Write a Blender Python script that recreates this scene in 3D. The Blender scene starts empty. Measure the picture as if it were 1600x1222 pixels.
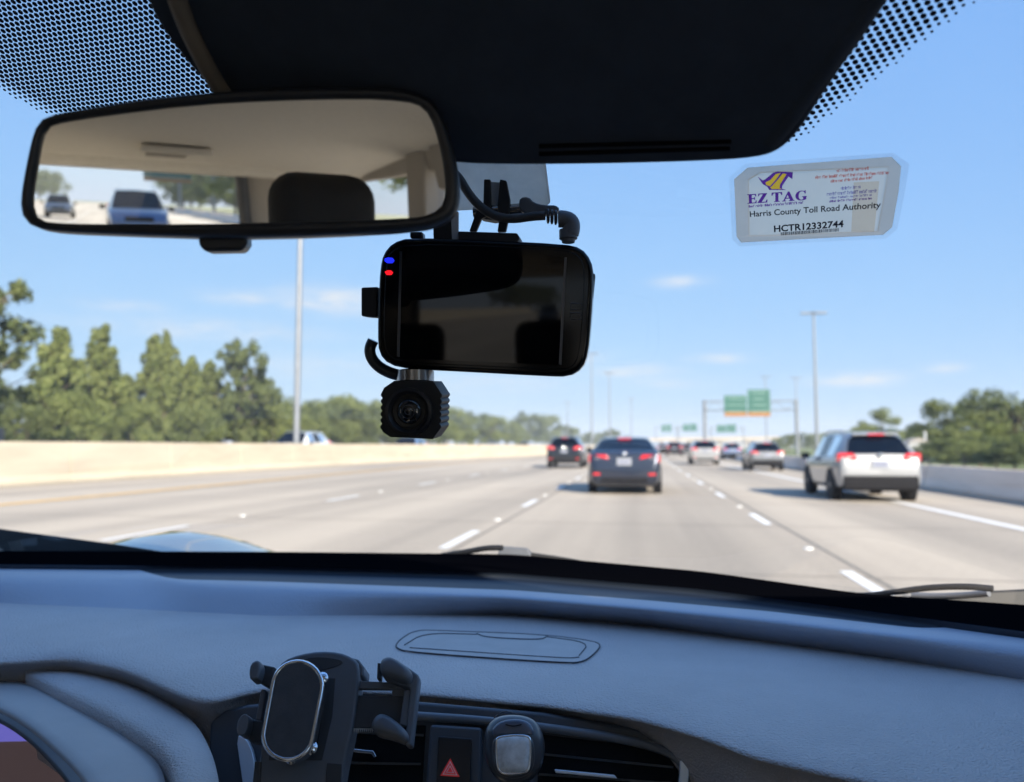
import bpy, bmesh, math, random
from mathutils import Vector, Matrix
from mathutils.bvhtree import BVHTree
from mathutils.geometry import tessellate_polygon

# ------------------------------------------------------------------ camera, sky, sun, exposure
scene = bpy.context.scene
COL = scene.collection
FPX = 1210.0                       # focal length in photo pixels (1600 wide)
CAM_H = 1.2
PITCH = math.atan(86 / FPX)
YAW = math.atan(200 / FPX * math.cos(PITCH))
cam_d = bpy.data.cameras.new('camera')
cam_d.sensor_width = 36.0
cam_d.lens = FPX / 1600 * 36.0
cam_d.clip_start = 0.02
cam_d.clip_end = 6000
cam_d.dof.use_dof = True
cam_d.dof.focus_distance = 0.66
cam_d.dof.aperture_fstop = 5.8
cam = bpy.data.objects.new('camera', cam_d)
COL.objects.link(cam)
cam.location = (0, 0, CAM_H)
cam.rotation_euler = (math.pi / 2 + PITCH, 0, YAW)
scene.camera = cam

SUN_EL = math.radians(26)
SUN_AZ = math.radians(60)          # how far behind straight-right the sun stands
sun_vec = Vector((math.cos(SUN_EL) * math.cos(SUN_AZ), -math.cos(SUN_EL) * math.sin(SUN_AZ), math.sin(SUN_EL)))
sd = bpy.data.lights.new('sun', 'SUN')
sd.energy = 5.0
sd.angle = math.radians(0.5)
sd.color = (1.0, 0.90, 0.76)
so = bpy.data.objects.new('sun', sd)
COL.objects.link(so)
so.rotation_euler = sun_vec.to_track_quat('Z', 'Y').to_euler()
so.location = (0, 0, 60)

F_ = Vector((-math.sin(YAW) * math.cos(PITCH), math.cos(YAW) * math.cos(PITCH), math.sin(PITCH)))
R_ = Vector((math.cos(YAW), math.sin(YAW), 0))
U_ = R_.cross(F_)
C_ = Vector((0, 0, CAM_H))
def ray(u, v): return F_ + R_ * ((u - 800) / FPX) - U_ * ((v - 611) / FPX)
def on_z(u, v, z):
    d = ray(u, v); return C_ + d * ((z - CAM_H) / d.z)
def on_y(u, v, y):
    d = ray(u, v); return C_ + d * (y / d.y)
def proj(p):
    q = Vector(p) - C_; k = q.dot(F_)
    return 800 + FPX * q.dot(R_) / k, 611 - FPX * q.dot(U_) / k
class Plane:
    def __init__(s, p, n): s.p = Vector(p); s.n = Vector(n).normalized()
    def at(s, u, v, off=0.0):
        d = ray(u, v); p = s.p + s.n * off
        return C_ + d * ((p - C_).dot(s.n) / d.dot(s.n))

def NN(nt, t, **kw):
    n = nt.nodes.new(t)
    for k, v in kw.items():
        setattr(n, k, v)
    return n

world = bpy.data.worlds.new('World')
scene.world = world
world.use_nodes = True
nt = world.node_tree
nt.nodes.clear()
out = NN(nt, 'ShaderNodeOutputWorld')
bg = NN(nt, 'ShaderNodeBackground')
bg.inputs[1].default_value = 0.10
sky = NN(nt, 'ShaderNodeTexSky', sky_type='NISHITA', sun_disc=False)
sky.sun_elevation = SUN_EL
sky.sun_rotation = math.pi / 2 + SUN_AZ
sky.altitude = 0
sky.air_density = 1.0
sky.dust_density = 0.0
sky.ozone_density = 2.2
# the camera's tone response flattens the bright horizon of the physical sky
sepc = NN(nt, 'ShaderNodeSeparateColor')
hsv = NN(nt, 'ShaderNodeCombineColor')
nt.links.new(sky.outputs[0], sepc.inputs[0])
for ch_, (pw_, k_) in enumerate(((.45, .87), (.30, 1.50), (.08, 3.20))):
    a_ = NN(nt, 'ShaderNodeMath', operation='POWER'); a_.inputs[1].default_value = pw_
    b_ = NN(nt, 'ShaderNodeMath', operation='MULTIPLY'); b_.inputs[1].default_value = k_
    nt.links.new(sepc.outputs[ch_], a_.inputs[0]); nt.links.new(a_.outputs[0], b_.inputs[0]); nt.links.new(b_.outputs[0], hsv.inputs[ch_])
# small fair-weather clouds, fixed in the sky by direction
tc = NN(nt, 'ShaderNodeTexCoord')
sep = NN(nt, 'ShaderNodeSeparateXYZ')
nt.links.new(tc.outputs['Generated'], sep.inputs[0])
def M(op, a, b=None, c=None, clamp=False):
    m = NN(nt, 'ShaderNodeMath', operation=op); m.use_clamp = clamp
    for i, x in enumerate((a, b, c)):
        if x is None: continue
        if isinstance(x, (int, float)): m.inputs[i].default_value = x
        else: nt.links.new(x, m.inputs[i])
    return m.outputs[0]
az = M('ARCTAN2', sep.outputs['X'], sep.outputs['Y'])
el = M('ARCSINE', sep.outputs['Z'])
comb = NN(nt, 'ShaderNodeCombineXYZ')
nt.links.new(M('MULTIPLY', az, 9.0), comb.inputs[0])
nt.links.new(M('MULTIPLY', el, 34.0), comb.inputs[1])
nz = NN(nt, 'ShaderNodeTexNoise')
nz.inputs['Scale'].default_value = 2.2
nz.inputs['Detail'].default_value = 6
nz.inputs['Roughness'].default_value = 0.62
nt.links.new(comb.outputs[0], nz.inputs['Vector'])
mask = None
clouds = [(520, 470, 75, 17, 1.0), (385, 466, 55, 9, .6), (195, 478, 45, 8, .45), (320, 516, 140, 14, .5), (1065, 440, 32, 8, .8), (1122, 561, 35, 6, .8),
          (985, 580, 60, 8, .7), (1340, 593, 52, 8, .9), (1472, 575, 22, 6, .6), (880, 560, 60, 9, .5), (1040, 598, 60, 8, .4), (480, 570, 120, 18, .35), (760, 600, 120, 14, .4)]
for (cu, cv, ru, rv, s) in clouds:
    d = ray(cu, cv).normalized()
    a0, e0 = math.atan2(d.x, d.y), math.asin(d.z)
    dx = M('MULTIPLY', M('SUBTRACT', az, a0), FPX / ru)
    dy = M('MULTIPLY', M('SUBTRACT', el, e0), FPX / rv)
    r2 = M('ADD', M('MULTIPLY', dx, dx), M('MULTIPLY', dy, dy))
    g = M('MULTIPLY', M('EXPONENT', M('MULTIPLY', r2, -0.8)), s)
    mask = g if mask is None else M('MAXIMUM', mask, g)
dens = M('MULTIPLY', mask, M('SUBTRACT', M('MULTIPLY', nz.outputs['Fac'], 3.4), 0.95), clamp=True)
mixc = NN(nt, 'ShaderNodeMix', data_type='RGBA')
mixc.inputs['B'].default_value = (3.25, 3.32, 3.45, 1)
nt.links.new(M('MULTIPLY', dens, 0.95), mixc.inputs['Factor'])
nt.links.new(hsv.outputs[0], mixc.inputs['A'])
nt.links.new(mixc.outputs['Result'], bg.inputs[0])
nt.links.new(bg.outputs[0], out.inputs[0])

vs = scene.view_settings
vs.view_transform = 'Standard'
vs.look = 'None'
vs.gamma = 1.0
vs.exposure = 1.5
vs.use_curve_mapping = False
cy = scene.cycles
cy.use_denoising = True
try:
    cy.denoiser = 'OPENIMAGEDENOISE'
except Exception:
    pass
cy.max_bounces = 8
cy.diffuse_bounces = 4
cy.glossy_bounces = 5
cy.transmission_bounces = 6
cy.transparent_max_bounces = 24
cy.caustics_reflective = False
cy.caustics_refractive = False
cy.sample_clamp_indirect = 8.0

# ------------------------------------------------------------------ materials
MATS = {}
def mat(name, col, rough=0.5, metal=0.0, spec=0.5, noise=0.0, nscale=8.0, bump=0.0, bscale=200.0, coat=0.0, emit=None, estr=0.0, sheen=0.0, col2=None, stretch=None, bdist=0.001):
    m = bpy.data.materials.new(name)
    m.use_nodes = True
    n = m.node_tree
    b = n.nodes['Principled BSDF']
    b.inputs['Base Color'].default_value = (*col, 1)
    b.inputs['Roughness'].default_value = rough
    b.inputs['Metallic'].default_value = metal
    b.inputs['Specular IOR Level'].default_value = spec
    b.inputs['Coat Weight'].default_value = coat
    b.inputs['Coat Roughness'].default_value = 0.04
    b.inputs['Sheen Weight'].default_value = sheen
    tcn = n.nodes.new('ShaderNodeTexCoord')
    if noise > 0:
        t = n.nodes.new('ShaderNodeTexNoise')
        t.inputs['Scale'].default_value = nscale
        t.inputs['Detail'].default_value = 6
        t.inputs['Roughness'].default_value = 0.65
        src = tcn.outputs['Object']
        if stretch:
            mp = n.nodes.new('ShaderNodeMapping')
            mp.inputs['Scale'].default_value = stretch
            n.links.new(src, mp.inputs[0]); src = mp.outputs[0]
        n.links.new(src, t.inputs['Vector'])
        r = n.nodes.new('ShaderNodeValToRGB')
        c2 = col2 if col2 else tuple(min(1, c * (1 + noise)) for c in col)
        c1 = col if col2 else tuple(c * (1 - noise) for c in col)
        r.color_ramp.elements[0].color = (*c1, 1)
        r.color_ramp.elements[1].color = (*c2, 1)
        r.color_ramp.elements[0].position = 0.3
        r.color_ramp.elements[1].position = 0.7
        n.links.new(t.outputs['Fac'], r.inputs[0])
        n.links.new(r.outputs[0], b.inputs['Base Color'])
    if bump > 0:
        t2 = n.nodes.new('ShaderNodeTexNoise')
        t2.inputs['Scale'].default_value = bscale
        t2.inputs['Detail'].default_value = 3
        n.links.new(tcn.outputs['Object'], t2.inputs['Vector'])
        bp = n.nodes.new('ShaderNodeBump')
        bp.inputs['Strength'].default_value = bump
        bp.inputs['Distance'].default_value = bdist
        n.links.new(t2.outputs['Fac'], bp.inputs['Height'])
        n.links.new(bp.outputs[0], b.inputs['Normal'])
    if emit:
        b.inputs['Emission Color'].default_value = (*emit, 1)
        b.inputs['Emission Strength'].default_value = estr
    MATS[name] = m
    return m

def glass_mat(name, tint, gloss=1.0, rough=0.0, haze=0.0, ior=1.5):
    """Pane: transparent body, mirror reflection that grows at grazing angles, faint dust."""
    m = bpy.data.materials.new(name); m.use_nodes = True
    n = m.node_tree; n.nodes.clear()
    o = n.nodes.new('ShaderNodeOutputMaterial')
    tr = n.nodes.new('ShaderNodeBsdfTransparent'); tr.inputs[0].default_value = (*tint, 1)
    gl = n.nodes.new('ShaderNodeBsdfGlossy'); gl.inputs['Roughness'].default_value = rough
    gl.inputs[0].default_value = (gloss, gloss, gloss, 1)
    fr = n.nodes.new('ShaderNodeFresnel'); fr.inputs[0].default_value = ior
    mx = n.nodes.new('ShaderNodeMixShader')
    n.links.new(fr.outputs[0], mx.inputs[0]); n.links.new(tr.outputs[0], mx.inputs[1]); n.links.new(gl.outputs[0], mx.inputs[2])
    last = mx
    if haze > 0:
        df = n.nodes.new('ShaderNodeBsdfDiffuse'); df.inputs[0].default_value = (.8, .8, .8, 1)
        t = n.nodes.new('ShaderNodeTexNoise'); t.inputs['Scale'].default_value = 14; t.inputs['Detail'].default_value = 8
        tcn = n.nodes.new('ShaderNodeTexCoord'); n.links.new(tcn.outputs['Object'], t.inputs['Vector'])
        mu = n.nodes.new('ShaderNodeMath'); mu.operation = 'MULTIPLY'; mu.inputs[1].default_value = haze
        n.links.new(t.outputs['Fac'], mu.inputs[0])
        m2 = n.nodes.new('ShaderNodeMixShader')
        n.links.new(mu.outputs[0], m2.inputs[0]); n.links.new(mx.outputs[0], m2.inputs[1]); n.links.new(df.outputs[0], m2.inputs[2])
        last = m2
    n.links.new(last.outputs[0], o.inputs[0])
    MATS[name] = m
    return m

# interior
mat('dash_pad', (.53, .485, .475), rough=.42, spec=.9, noise=.15, nscale=3.0, bump=1.0, bscale=430, bdist=.0026)
mat('dash_lip', (.36, .385, .46), rough=.36, spec=1.0, noise=.06, nscale=5, bump=.6, bscale=430, bdist=.0015)  # bluer than the pad: sky reflection put into the base colour
mat('dash_smooth', (.36, .34, .335), rough=.45, spec=.7, noise=.08, nscale=12, bump=.2, bscale=700, bdist=.0006)
mat('speaker_mesh', (.52, .475, .45), rough=.6, spec=.5, noise=.08, nscale=25, bump=.6, bscale=900, bdist=.0008)
mat('dash_trench', (.014, .022, .038), rough=.55, bump=.1, bscale=500)
mat('black_seal', (.003, .003, .004), rough=1.0, spec=.0)
mat('panel_dark', (.085, .092, .108), rough=.4, noise=.1, nscale=20)
mat('cavity', (.004, .004, .005), rough=.7, spec=.2)
mat('slat', (.17, .18, .20), rough=.28)
mat('chrome', (.88, .90, .93), rough=.16, metal=1.0)
mat('chrome_sky_tint', (.80, .86, .95), rough=.38, metal=.6)  # reflected blue sky is painted into this chrome colour
mat('visor', (.034, .046, .068), rough=.75, spec=.25, noise=.12, nscale=30, bump=.15, bscale=900, bdist=.0004)
mat('visor_highlight', (.20, .17, .135), rough=.7, noise=.1, nscale=40)  # lighter brown paints the highlight along the visor edge
mat('slot', (.003, .003, .004), rough=.8, spec=.1)
mat('headliner', (.80, .77, .71), rough=.95, spec=.1, noise=.04, nscale=60, bump=.1, bscale=800)
mat('trim_grey', (.46, .43, .39), rough=.8, spec=.2, noise=.05)
mat('mirror_frame', (.022, .024, .03), rough=.38, noise=.12, nscale=40, bump=.05, bscale=1200, bdist=.0003)
mat('mirror_glass', (.92, .92, .91), rough=.0, metal=1.0)
mat('black_plastic', (.022, .022, .026), rough=.3, noise=.15, nscale=60)
mat('black_matte', (.014, .014, .016), rough=.55, noise=.15, nscale=60, bump=.05, bscale=900, bdist=.0003)
mat('black_gloss', (.004, .004, .005), rough=.10, spec=.28, noise=.3, nscale=40)
mat('screen', (.003, .003, .004), rough=.03, spec=.3)
mat('strip_grey', (.10, .10, .11), rough=.3, metal=.4)
mat('led_blue', (.02, .02, .6), emit=(.01, .02, 1.0), estr=.6)
mat('led_red', (.6, .02, .02), emit=(1.0, .01, .02), estr=.45)
mat('icon', (.02, .02, .022), rough=.3)
mat('gunmetal', (.30, .28, .27), rough=.22, metal=1.0)
mat('cube_side', (.22, .22, .24), rough=.4, metal=.6)
mat('lens_ring', (.05, .045, .04), rough=.3, metal=.5)
mat('lens_glass', (.010, .009, .010), rough=.06, coat=1.0)
mat('cable', (.045, .046, .052), rough=.45, noise=.1, nscale=90)
mat('plug', (.11, .115, .13), rough=.5, noise=.08, nscale=90)
mat('lever', (.12, .125, .14), rough=.45, noise=.08, nscale=60)
mat('plate_beige', (.75, .69, .62), rough=.7, noise=.08, nscale=50)
mat('clear_plastic', (.55, .58, .62), rough=.25)
mat('holder', (.14, .15, .172), rough=.42, noise=.08, nscale=40, bump=.05, bscale=900, bdist=.0003)
mat('holder_dark', (.05, .053, .06), rough=.5)
mat('leather', (.075, .075, .082), rough=.62, noise=.15, nscale=80, bump=.5, bscale=900, bdist=.0006)
mat('freshener', (.07, .072, .08), rough=.28, coat=.3)
mat('freshener_panel', (.12, .14, .19), rough=.15, coat=.6)
mat('gel', (.80, .79, .78), rough=.22, noise=.35, nscale=90, coat=.8)
mat('red_print', (.55, .03, .04), rough=.4, emit=(.6, .05, .05), estr=.08)
mat('white_print', (.75, .72, .72), rough=.4)
mat('display', (.03, .02, .03), rough=.12, emit=(.16, .15, .60), estr=.28)
mat('display_dark', (.10, .075, .07), rough=.3, emit=(.11, .075, .08), estr=.16)
mat('frit', (.006, .008, .022), rough=.6, spec=.2)
mat('seat', (.014, .014, .016), rough=.7, noise=.1, nscale=40, bump=.1, bscale=600)
mat('hood_paint', (.50, .49, .46), rough=.10, metal=.85, coat=1.0)
mat('rubber', (.012, .012, .013), rough=.65)
mat('belt', (.03, .03, .032), rough=.8)
# tag
mat('tag_paper', (.72, .62, .50), rough=.6, noise=.06, nscale=30)
mat('tag_light', (.95, .84, .68), rough=.55, noise=.04, nscale=40)
mat('tag_tan', (.72, .63, .55), rough=.6, noise=.04, nscale=40)
def ink(name, tint, body, k):
    """printed ink: tints the lit card behind it"""
    m = bpy.data.materials.new(name); m.use_nodes = True; n = m.node_tree; n.nodes.clear()
    o = n.nodes.new('ShaderNodeOutputMaterial'); a = n.nodes.new('ShaderNodeBsdfTransparent'); b = n.nodes.new('ShaderNodeBsdfDiffuse'); x = n.nodes.new('ShaderNodeMixShader')
    a.inputs[0].default_value = (*tint, 1); b.inputs[0].default_value = (*body, 1); x.inputs[0].default_value = k
    n.links.new(a.outputs[0], x.inputs[1]); n.links.new(b.outputs[0], x.inputs[2]); n.links.new(x.outputs[0], o.inputs[0]); MATS[name] = m
ink('ink_purple', (.22, .06, .50), (.07, .02, .2), .15)
ink('ink_black', (.03, .03, .05), (.01, .01, .012), .3)
ink('ink_red', (.95, .22, .18), (.5, .05, .04), .15)
ink('ink_blue', (.33, .30, .72), (.1, .09, .3), .15)
ink('ink_yellow', (1.3, .82, .10), (.8, .5, .03), .15)
for nm_ in ('tag_paper', 'tag_light', 'tag_tan', 'plate_beige'):        # thin card: daylight shines through it
    b_ = MATS[nm_].node_tree.nodes['Principled BSDF']; n_ = MATS[nm_].node_tree
    tr_ = n_.nodes.new('ShaderNodeBsdfTranslucent'); mx_ = n_.nodes.new('ShaderNodeMixShader'); mx_.inputs[0].default_value = .8
    lk_ = b_.inputs['Base Color'].links[0].from_socket; n_.links.new(lk_, tr_.inputs[0])
    n_.links.new(b_.outputs[0], mx_.inputs[1]); n_.links.new(tr_.outputs[0], mx_.inputs[2])
    n_.links.new(mx_.outputs[0], n_.nodes['Material Output'].inputs[0])
n_ = MATS['tag_tan'].node_tree; src_ = n_.nodes['Material Output'].inputs[0].links[0].from_socket
tp_ = n_.nodes.new('ShaderNodeBsdfTransparent'); tp_.inputs[0].default_value = (1.0, .88, .76, 1); mx_ = n_.nodes.new('ShaderNodeMixShader'); mx_.inputs[0].default_value = .85
n_.links.new(src_, mx_.inputs[1]); n_.links.new(tp_.outputs[0], mx_.inputs[2]); n_.links.new(mx_.outputs[0], n_.nodes['Material Output'].inputs[0])
for nm_, k_ in (('tag_light', .42), ('tag_paper', .22)):
    n_ = MATS[nm_].node_tree; src_ = n_.nodes['Material Output'].inputs[0].links[0].from_socket
    tp_ = n_.nodes.new('ShaderNodeBsdfTransparent'); tp_.inputs[0].default_value = (1.0, .74, .53, 1); mx_ = n_.nodes.new('ShaderNodeMixShader'); mx_.inputs[0].default_value = k_
    n_.links.new(src_, mx_.inputs[1]); n_.links.new(tp_.outputs[0], mx_.inputs[2]); n_.links.new(mx_.outputs[0], n_.nodes['Material Output'].inputs[0])
glass_mat('tag_film', (.97, .975, .98), gloss=.6, rough=.2, haze=.22, ior=1.06)
glass_mat('windshield_glass', (.955, .975, .985), gloss=.55, haze=.036)
glass_mat('cabin_glass', (.93, .95, .94), gloss=.5)
mat('beige_trim', (.68, .63, .56), rough=.85, spec=.2, noise=.06, nscale=20)
mat('carpet', (.50, .46, .41), rough=1.0, spec=.1, noise=.15, nscale=60)
glass_mat('car_glass', (.22, .27, .28), gloss=1.0)
glass_mat('car_glass_dark', (.012, .014, .018), gloss=1.0)
# outdoors
mat('paint_white', (.80, .80, .79), rough=.6, noise=.08, nscale=6)
mat('paint_yellow', (.64, .38, .10), rough=.65, noise=.15, nscale=3)
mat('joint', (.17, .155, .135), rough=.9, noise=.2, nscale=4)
mat('stud', (.72, .71, .68), rough=.4)
mat('barrier', (.48, .42, .325), rough=.9, noise=.13, nscale=.8, bump=.2, bscale=20, bdist=.01, stretch=(1, .4, 2.5))
mat('barrier_grey', (.84, .70, .58), rough=.9, noise=.12, nscale=.8, bump=.2, bscale=20, bdist=.01, stretch=(1, .4, 2.5))
mat('steel', (.19, .205, .23), rough=.5, metal=.4, noise=.1, nscale=2)
mat('steel_dark', (.13, .14, .16), rough=.5, metal=.3)
mat('sign_green', (.001, .072, .056), rough=.45, noise=.05, nscale=2)
mat('sign_orange', (.24, .10, .015), rough=.5)
mat('sign_white', (.15, .25, .22), rough=.5)
mat('sign_purple', (.24, .17, .36), rough=.5)
mat('grass_green', (.115, .14, .035), rough=.95, noise=.35, nscale=.25)
mat('fence_grey', (.27, .25, .23), rough=.9, noise=.2, nscale=1)
mat('bark', (.11, .085, .06), rough=.95, noise=.3, nscale=4)
mat('far_wall', (.30, .265, .225), rough=.9, noise=.1, nscale=.3)
mat('far_grey', (.36, .37, .40), rough=.9, noise=.1, nscale=.3)
mat('house_white', (.36, .37, .39), rough=.7, noise=.05, nscale=1)
mat('roof_grey', (.28, .26, .25), rough=.9)
mat('tyre', (.015, .015, .016), rough=.85)
mat('rim', (.35, .36, .38), rough=.3, metal=.8)
mat('car_black_trim', (.010, .010, .012), rough=.7, spec=.12)
mat('tail_red', (.42, .012, .016), rough=.12, coat=1.0, emit=(.9, .03, .03), estr=.12)
mat('tail_clear', (.6, .5, .5), rough=.1, coat=1.0)
mat('head_lamp', (.75, .78, .8), rough=.08, coat=1.0, metal=.3)
mat('plate_white', (.24, .255, .29), rough=.5)
mat('plate_ink', (.08, .10, .2), rough=.5)

def leaf_mat(name, c1, c2):
    m = bpy.data.materials.new(name); m.use_nodes = True
    n = m.node_tree; n.nodes.clear()
    o = n.nodes.new('ShaderNodeOutputMaterial')
    d = n.nodes.new('ShaderNodeBsdfDiffuse'); t = n.nodes.new('ShaderNodeBsdfTranslucent')
    mx = n.nodes.new('ShaderNodeMixShader'); mx.inputs[0].default_value = .42
    g = n.nodes.new('ShaderNodeNewGeometry')
    nzz = n.nodes.new('ShaderNodeTexNoise'); nzz.inputs['Scale'].default_value = .45; nzz.inputs['Detail'].default_value = 3
    n.links.new(g.outputs['Position'], nzz.inputs['Vector'])
    ad = n.nodes.new('ShaderNodeMath'); ad.operation = 'MULTIPLY_ADD'; ad.inputs[1].default_value = .45
    n.links.new(g.outputs['Random Per Island'], ad.inputs[0])
    ad2 = n.nodes.new('ShaderNodeMath'); ad2.operation = 'MULTIPLY'; ad2.inputs[1].default_value = .75
    n.links.new(nzz.outputs['Fac'], ad2.inputs[0]); n.links.new(ad2.outputs[0], ad.inputs[2])
    r = n.nodes.new('ShaderNodeValToRGB')
    r.color_ramp.elements[0].color = (*c1, 1); r.color_ramp.elements[0].position = .3
    r.color_ramp.elements[1].color = (*c2, 1); r.color_ramp.elements[1].position = .85
    n.links.new(ad.outputs[0], r.inputs[0])
    n.links.new(r.outputs[0], d.inputs[0]); n.links.new(r.outputs[0], t.inputs[0])
    n.links.new(d.outputs[0], mx.inputs[1]); n.links.new(t.outputs[0], mx.inputs[2])
    n.links.new(mx.outputs[0], o.inputs[0])
    MATS[name] = m
leaf_mat('leaf_light', (.135, .17, .055), (.245, .27, .10))
leaf_mat('leaf_mid', (.118, .15, .052), (.215, .24, .092))
leaf_mat('leaf_dark', (.085, .112, .045), (.165, .19, .078))

def road_mat(name):
    m = bpy.data.materials.new(name); m.use_nodes = True
    n = m.node_tree; b = n.nodes['Principled BSDF']
    b.inputs['Roughness'].default_value = .85
    b.inputs['Specular IOR Level'].default_value = .3
    t = n.nodes.new('ShaderNodeTexCoord')
    def nois(scale, st, det=5):
        mp = n.nodes.new('ShaderNodeMapping'); mp.inputs['Scale'].default_value = st
        n.links.new(t.outputs['Object'], mp.inputs[0])
        x = n.nodes.new('ShaderNodeTexNoise'); x.inputs['Scale'].default_value = scale; x.inputs['Detail'].default_value = det
        n.links.new(mp.outputs[0], x.inputs['Vector']); return x.outputs['Fac']
    a = nois(1.0, (.55, .015, 1)); bb = nois(1.0, (.12, .05, 1)); c = nois(30, (1, .2, 1), 4)
    mx = n.nodes.new('ShaderNodeMath'); mx.operation = 'MULTIPLY_ADD'; mx.inputs[1].default_value = .55
    n.links.new(a, mx.inputs[0])
    m3 = n.nodes.new('ShaderNodeMath'); m3.operation = 'MULTIPLY'; m3.inputs[1].default_value = .35; n.links.new(bb, m3.inputs[0])
    m4 = n.nodes.new('ShaderNodeMath'); m4.operation = 'MULTIPLY_ADD'; m4.inputs[1].default_value = .12; n.links.new(c, m4.inputs[0]); n.links.new(m3.outputs[0], m4.inputs[2])
    n.links.new(m4.outputs[0], mx.inputs[2])
    r = n.nodes.new('ShaderNodeValToRGB')
    r.color_ramp.elements[0].position = .41; r.color_ramp.elements[0].color = (.285, .25, .208, 1)
    r.color_ramp.elements[1].position = .60; r.color_ramp.elements[1].color = (.48, .415, .335, 1)
    n.links.new(mx.outputs[0], r.inputs[0]); n.links.new(r.outputs[0], b.inputs['Base Color'])
    bp = n.nodes.new('ShaderNodeBump'); bp.inputs['Strength'].default_value = .2; bp.inputs['Distance'].default_value = .003
    n.links.new(c, bp.inputs['Height']); n.links.new(bp.outputs[0], b.inputs['Normal'])
    MATS[name] = m
road_mat('concrete_road')

def car_paint(name, col, metal=.3, rough=.25):
    return mat(name, col, rough=rough, metal=metal, coat=.9, noise=.04, nscale=3)

# ------------------------------------------------------------------ object helpers
WL = {}
def tag(o, label=None, cat=None, group=None, kind=None):
    if label: o['label'] = label
    if cat: o['category'] = cat
    if group: o['group'] = group
    if kind: o['kind'] = kind
    return o
def thing(name, label, cat, loc=(0, 0, 0), group=None):
    o = bpy.data.objects.new(name, None)
    COL.objects.link(o)
    o.empty_display_size = .1
    o.location = loc
    WL[o.name] = Vector(loc)
    return tag(o, label, cat, group)
def part(name, verts, faces, m, parent=None, smooth=0, bevel=0.0, bseg=2, sub=0, kind=None, label=None):
    """verts in world space; smooth = angle in degrees (0 = flat)."""
    off = WL[parent.name] if parent else Vector((0, 0, 0))
    me = bpy.data.meshes.new(name)
    me.from_pydata([tuple(Vector(v) - off) for v in verts], [], faces)
    me.validate()
    me.update()
    if isinstance(m, (list, tuple)):
        for x in m: me.materials.append(MATS[x])
    else:
        me.materials.append(MATS[m])
    if smooth:
        me.polygons.foreach_set('use_smooth', [True] * len(me.polygons))
        if smooth < 180: me.set_sharp_from_angle(angle=math.radians(smooth))
    o = bpy.data.objects.new(name, me)
    COL.objects.link(o)
    if parent:
        o.parent = parent
    WL[o.name] = off
    if bevel > 0:
        b = o.modifiers.new('bevel', 'BEVEL'); b.width = bevel; b.segments = bseg; b.limit_method = 'ANGLE'; b.angle_limit = math.radians(40)
        me.polygons.foreach_set('use_smooth', [True] * len(me.polygons))
        w = o.modifiers.new('wn', 'WEIGHTED_NORMAL'); w.keep_sharp = False
    if sub:
        s = o.modifiers.new('sub', 'SUBSURF'); s.levels = sub; s.render_levels = sub
    if kind: o['kind'] = kind
    if label: o['label'] = label
    return o

class MB:
    """collects shapes for one mesh"""
    def __init__(s): s.v = []; s.f = []
    def add(s, vs, fs):
        o = len(s.v); s.v += [Vector(x) for x in vs]; s.f += [tuple(i + o for i in f) for f in fs]
        return s
    def box(s, c, d, rot=None):
        c = Vector(c); hx, hy, hz = d[0] / 2, d[1] / 2, d[2] / 2
        vs = [Vector((x, y, z)) for x in (-hx, hx) for y in (-hy, hy) for z in (-hz, hz)]
        if rot is not None: vs = [rot @ q for q in vs]
        return s.add([c + q for q in vs], [(0, 1, 3, 2), (4, 6, 7, 5), (0, 4, 5, 1), (2, 3, 7, 6), (0, 2, 6, 4), (1, 5, 7, 3)])
    def prism(s, front, back):
        n = len(front)
        return s.add(list(front) + list(back), [tuple(range(n))] + [tuple(range(2 * n - 1, n - 1, -1))] + [(i, i + n, (i + 1) % n + n, (i + 1) % n) for i in range(n)])
    def tube(s, pts, r, seg=10, closed=False, r_end=None):
        pts = [Vector(p) for p in pts]; n = len(pts); vs = []; fs = []
        up = None
        for i, p in enumerate(pts):
            a = pts[(i - 1) % n] if (closed or i > 0) else p
            b = pts[(i + 1) % n] if (closed or i < n - 1) else p
            t = (b - a).normalized()
            if up is None:
                up = t.orthogonal().normalized()
            up = (up - t * up.dot(t)).normalized()
            sd_ = t.cross(up)
            rr = r if r_end is None else r + (r_end - r) * i / max(1, n - 1)
            for k in range(seg):
                an = 2 * math.pi * k / seg
                vs.append(p + up * math.cos(an) * rr + sd_ * math.sin(an) * rr)
        m = n if closed else n - 1
        for i in range(m):
            for k in range(seg):
                fs.append((i * seg + k, i * seg + (k + 1) % seg, ((i + 1) % n) * seg + (k + 1) % seg, ((i + 1) % n) * seg + k))
        if not closed:
            fs.append(tuple(range(seg - 1, -1, -1))); fs.append(tuple(range((n - 1) * seg, n * seg)))
        return s.add(vs, fs)
    def lathe(s, origin, axis, prof, seg=28):
        """prof: (radius, height along axis)"""
        axis = Vector(axis).normalized(); a = axis.orthogonal().normalized(); b = axis.cross(a); o = Vector(origin)
        vs = []; fs = []
        for (r, h) in prof:
            for k in range(seg):
                t = 2 * math.pi * k / seg
                vs.append(o + axis * h + a * math.cos(t) * r + b * math.sin(t) * r)
        for i in range(len(prof) - 1):
            for k in range(seg):
                fs.append((i * seg + k, i * seg + (k + 1) % seg, (i + 1) * seg + (k + 1) % seg, (i + 1) * seg + k))
        fs.append(tuple(range(seg - 1, -1, -1))); fs.append(tuple(range((len(prof) - 1) * seg, len(prof) * seg)))
        return s.add(vs, fs)
    def build(s, name, m, parent=None, **kw): return part(name, s.v, s.f, m, parent, **kw)

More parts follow.
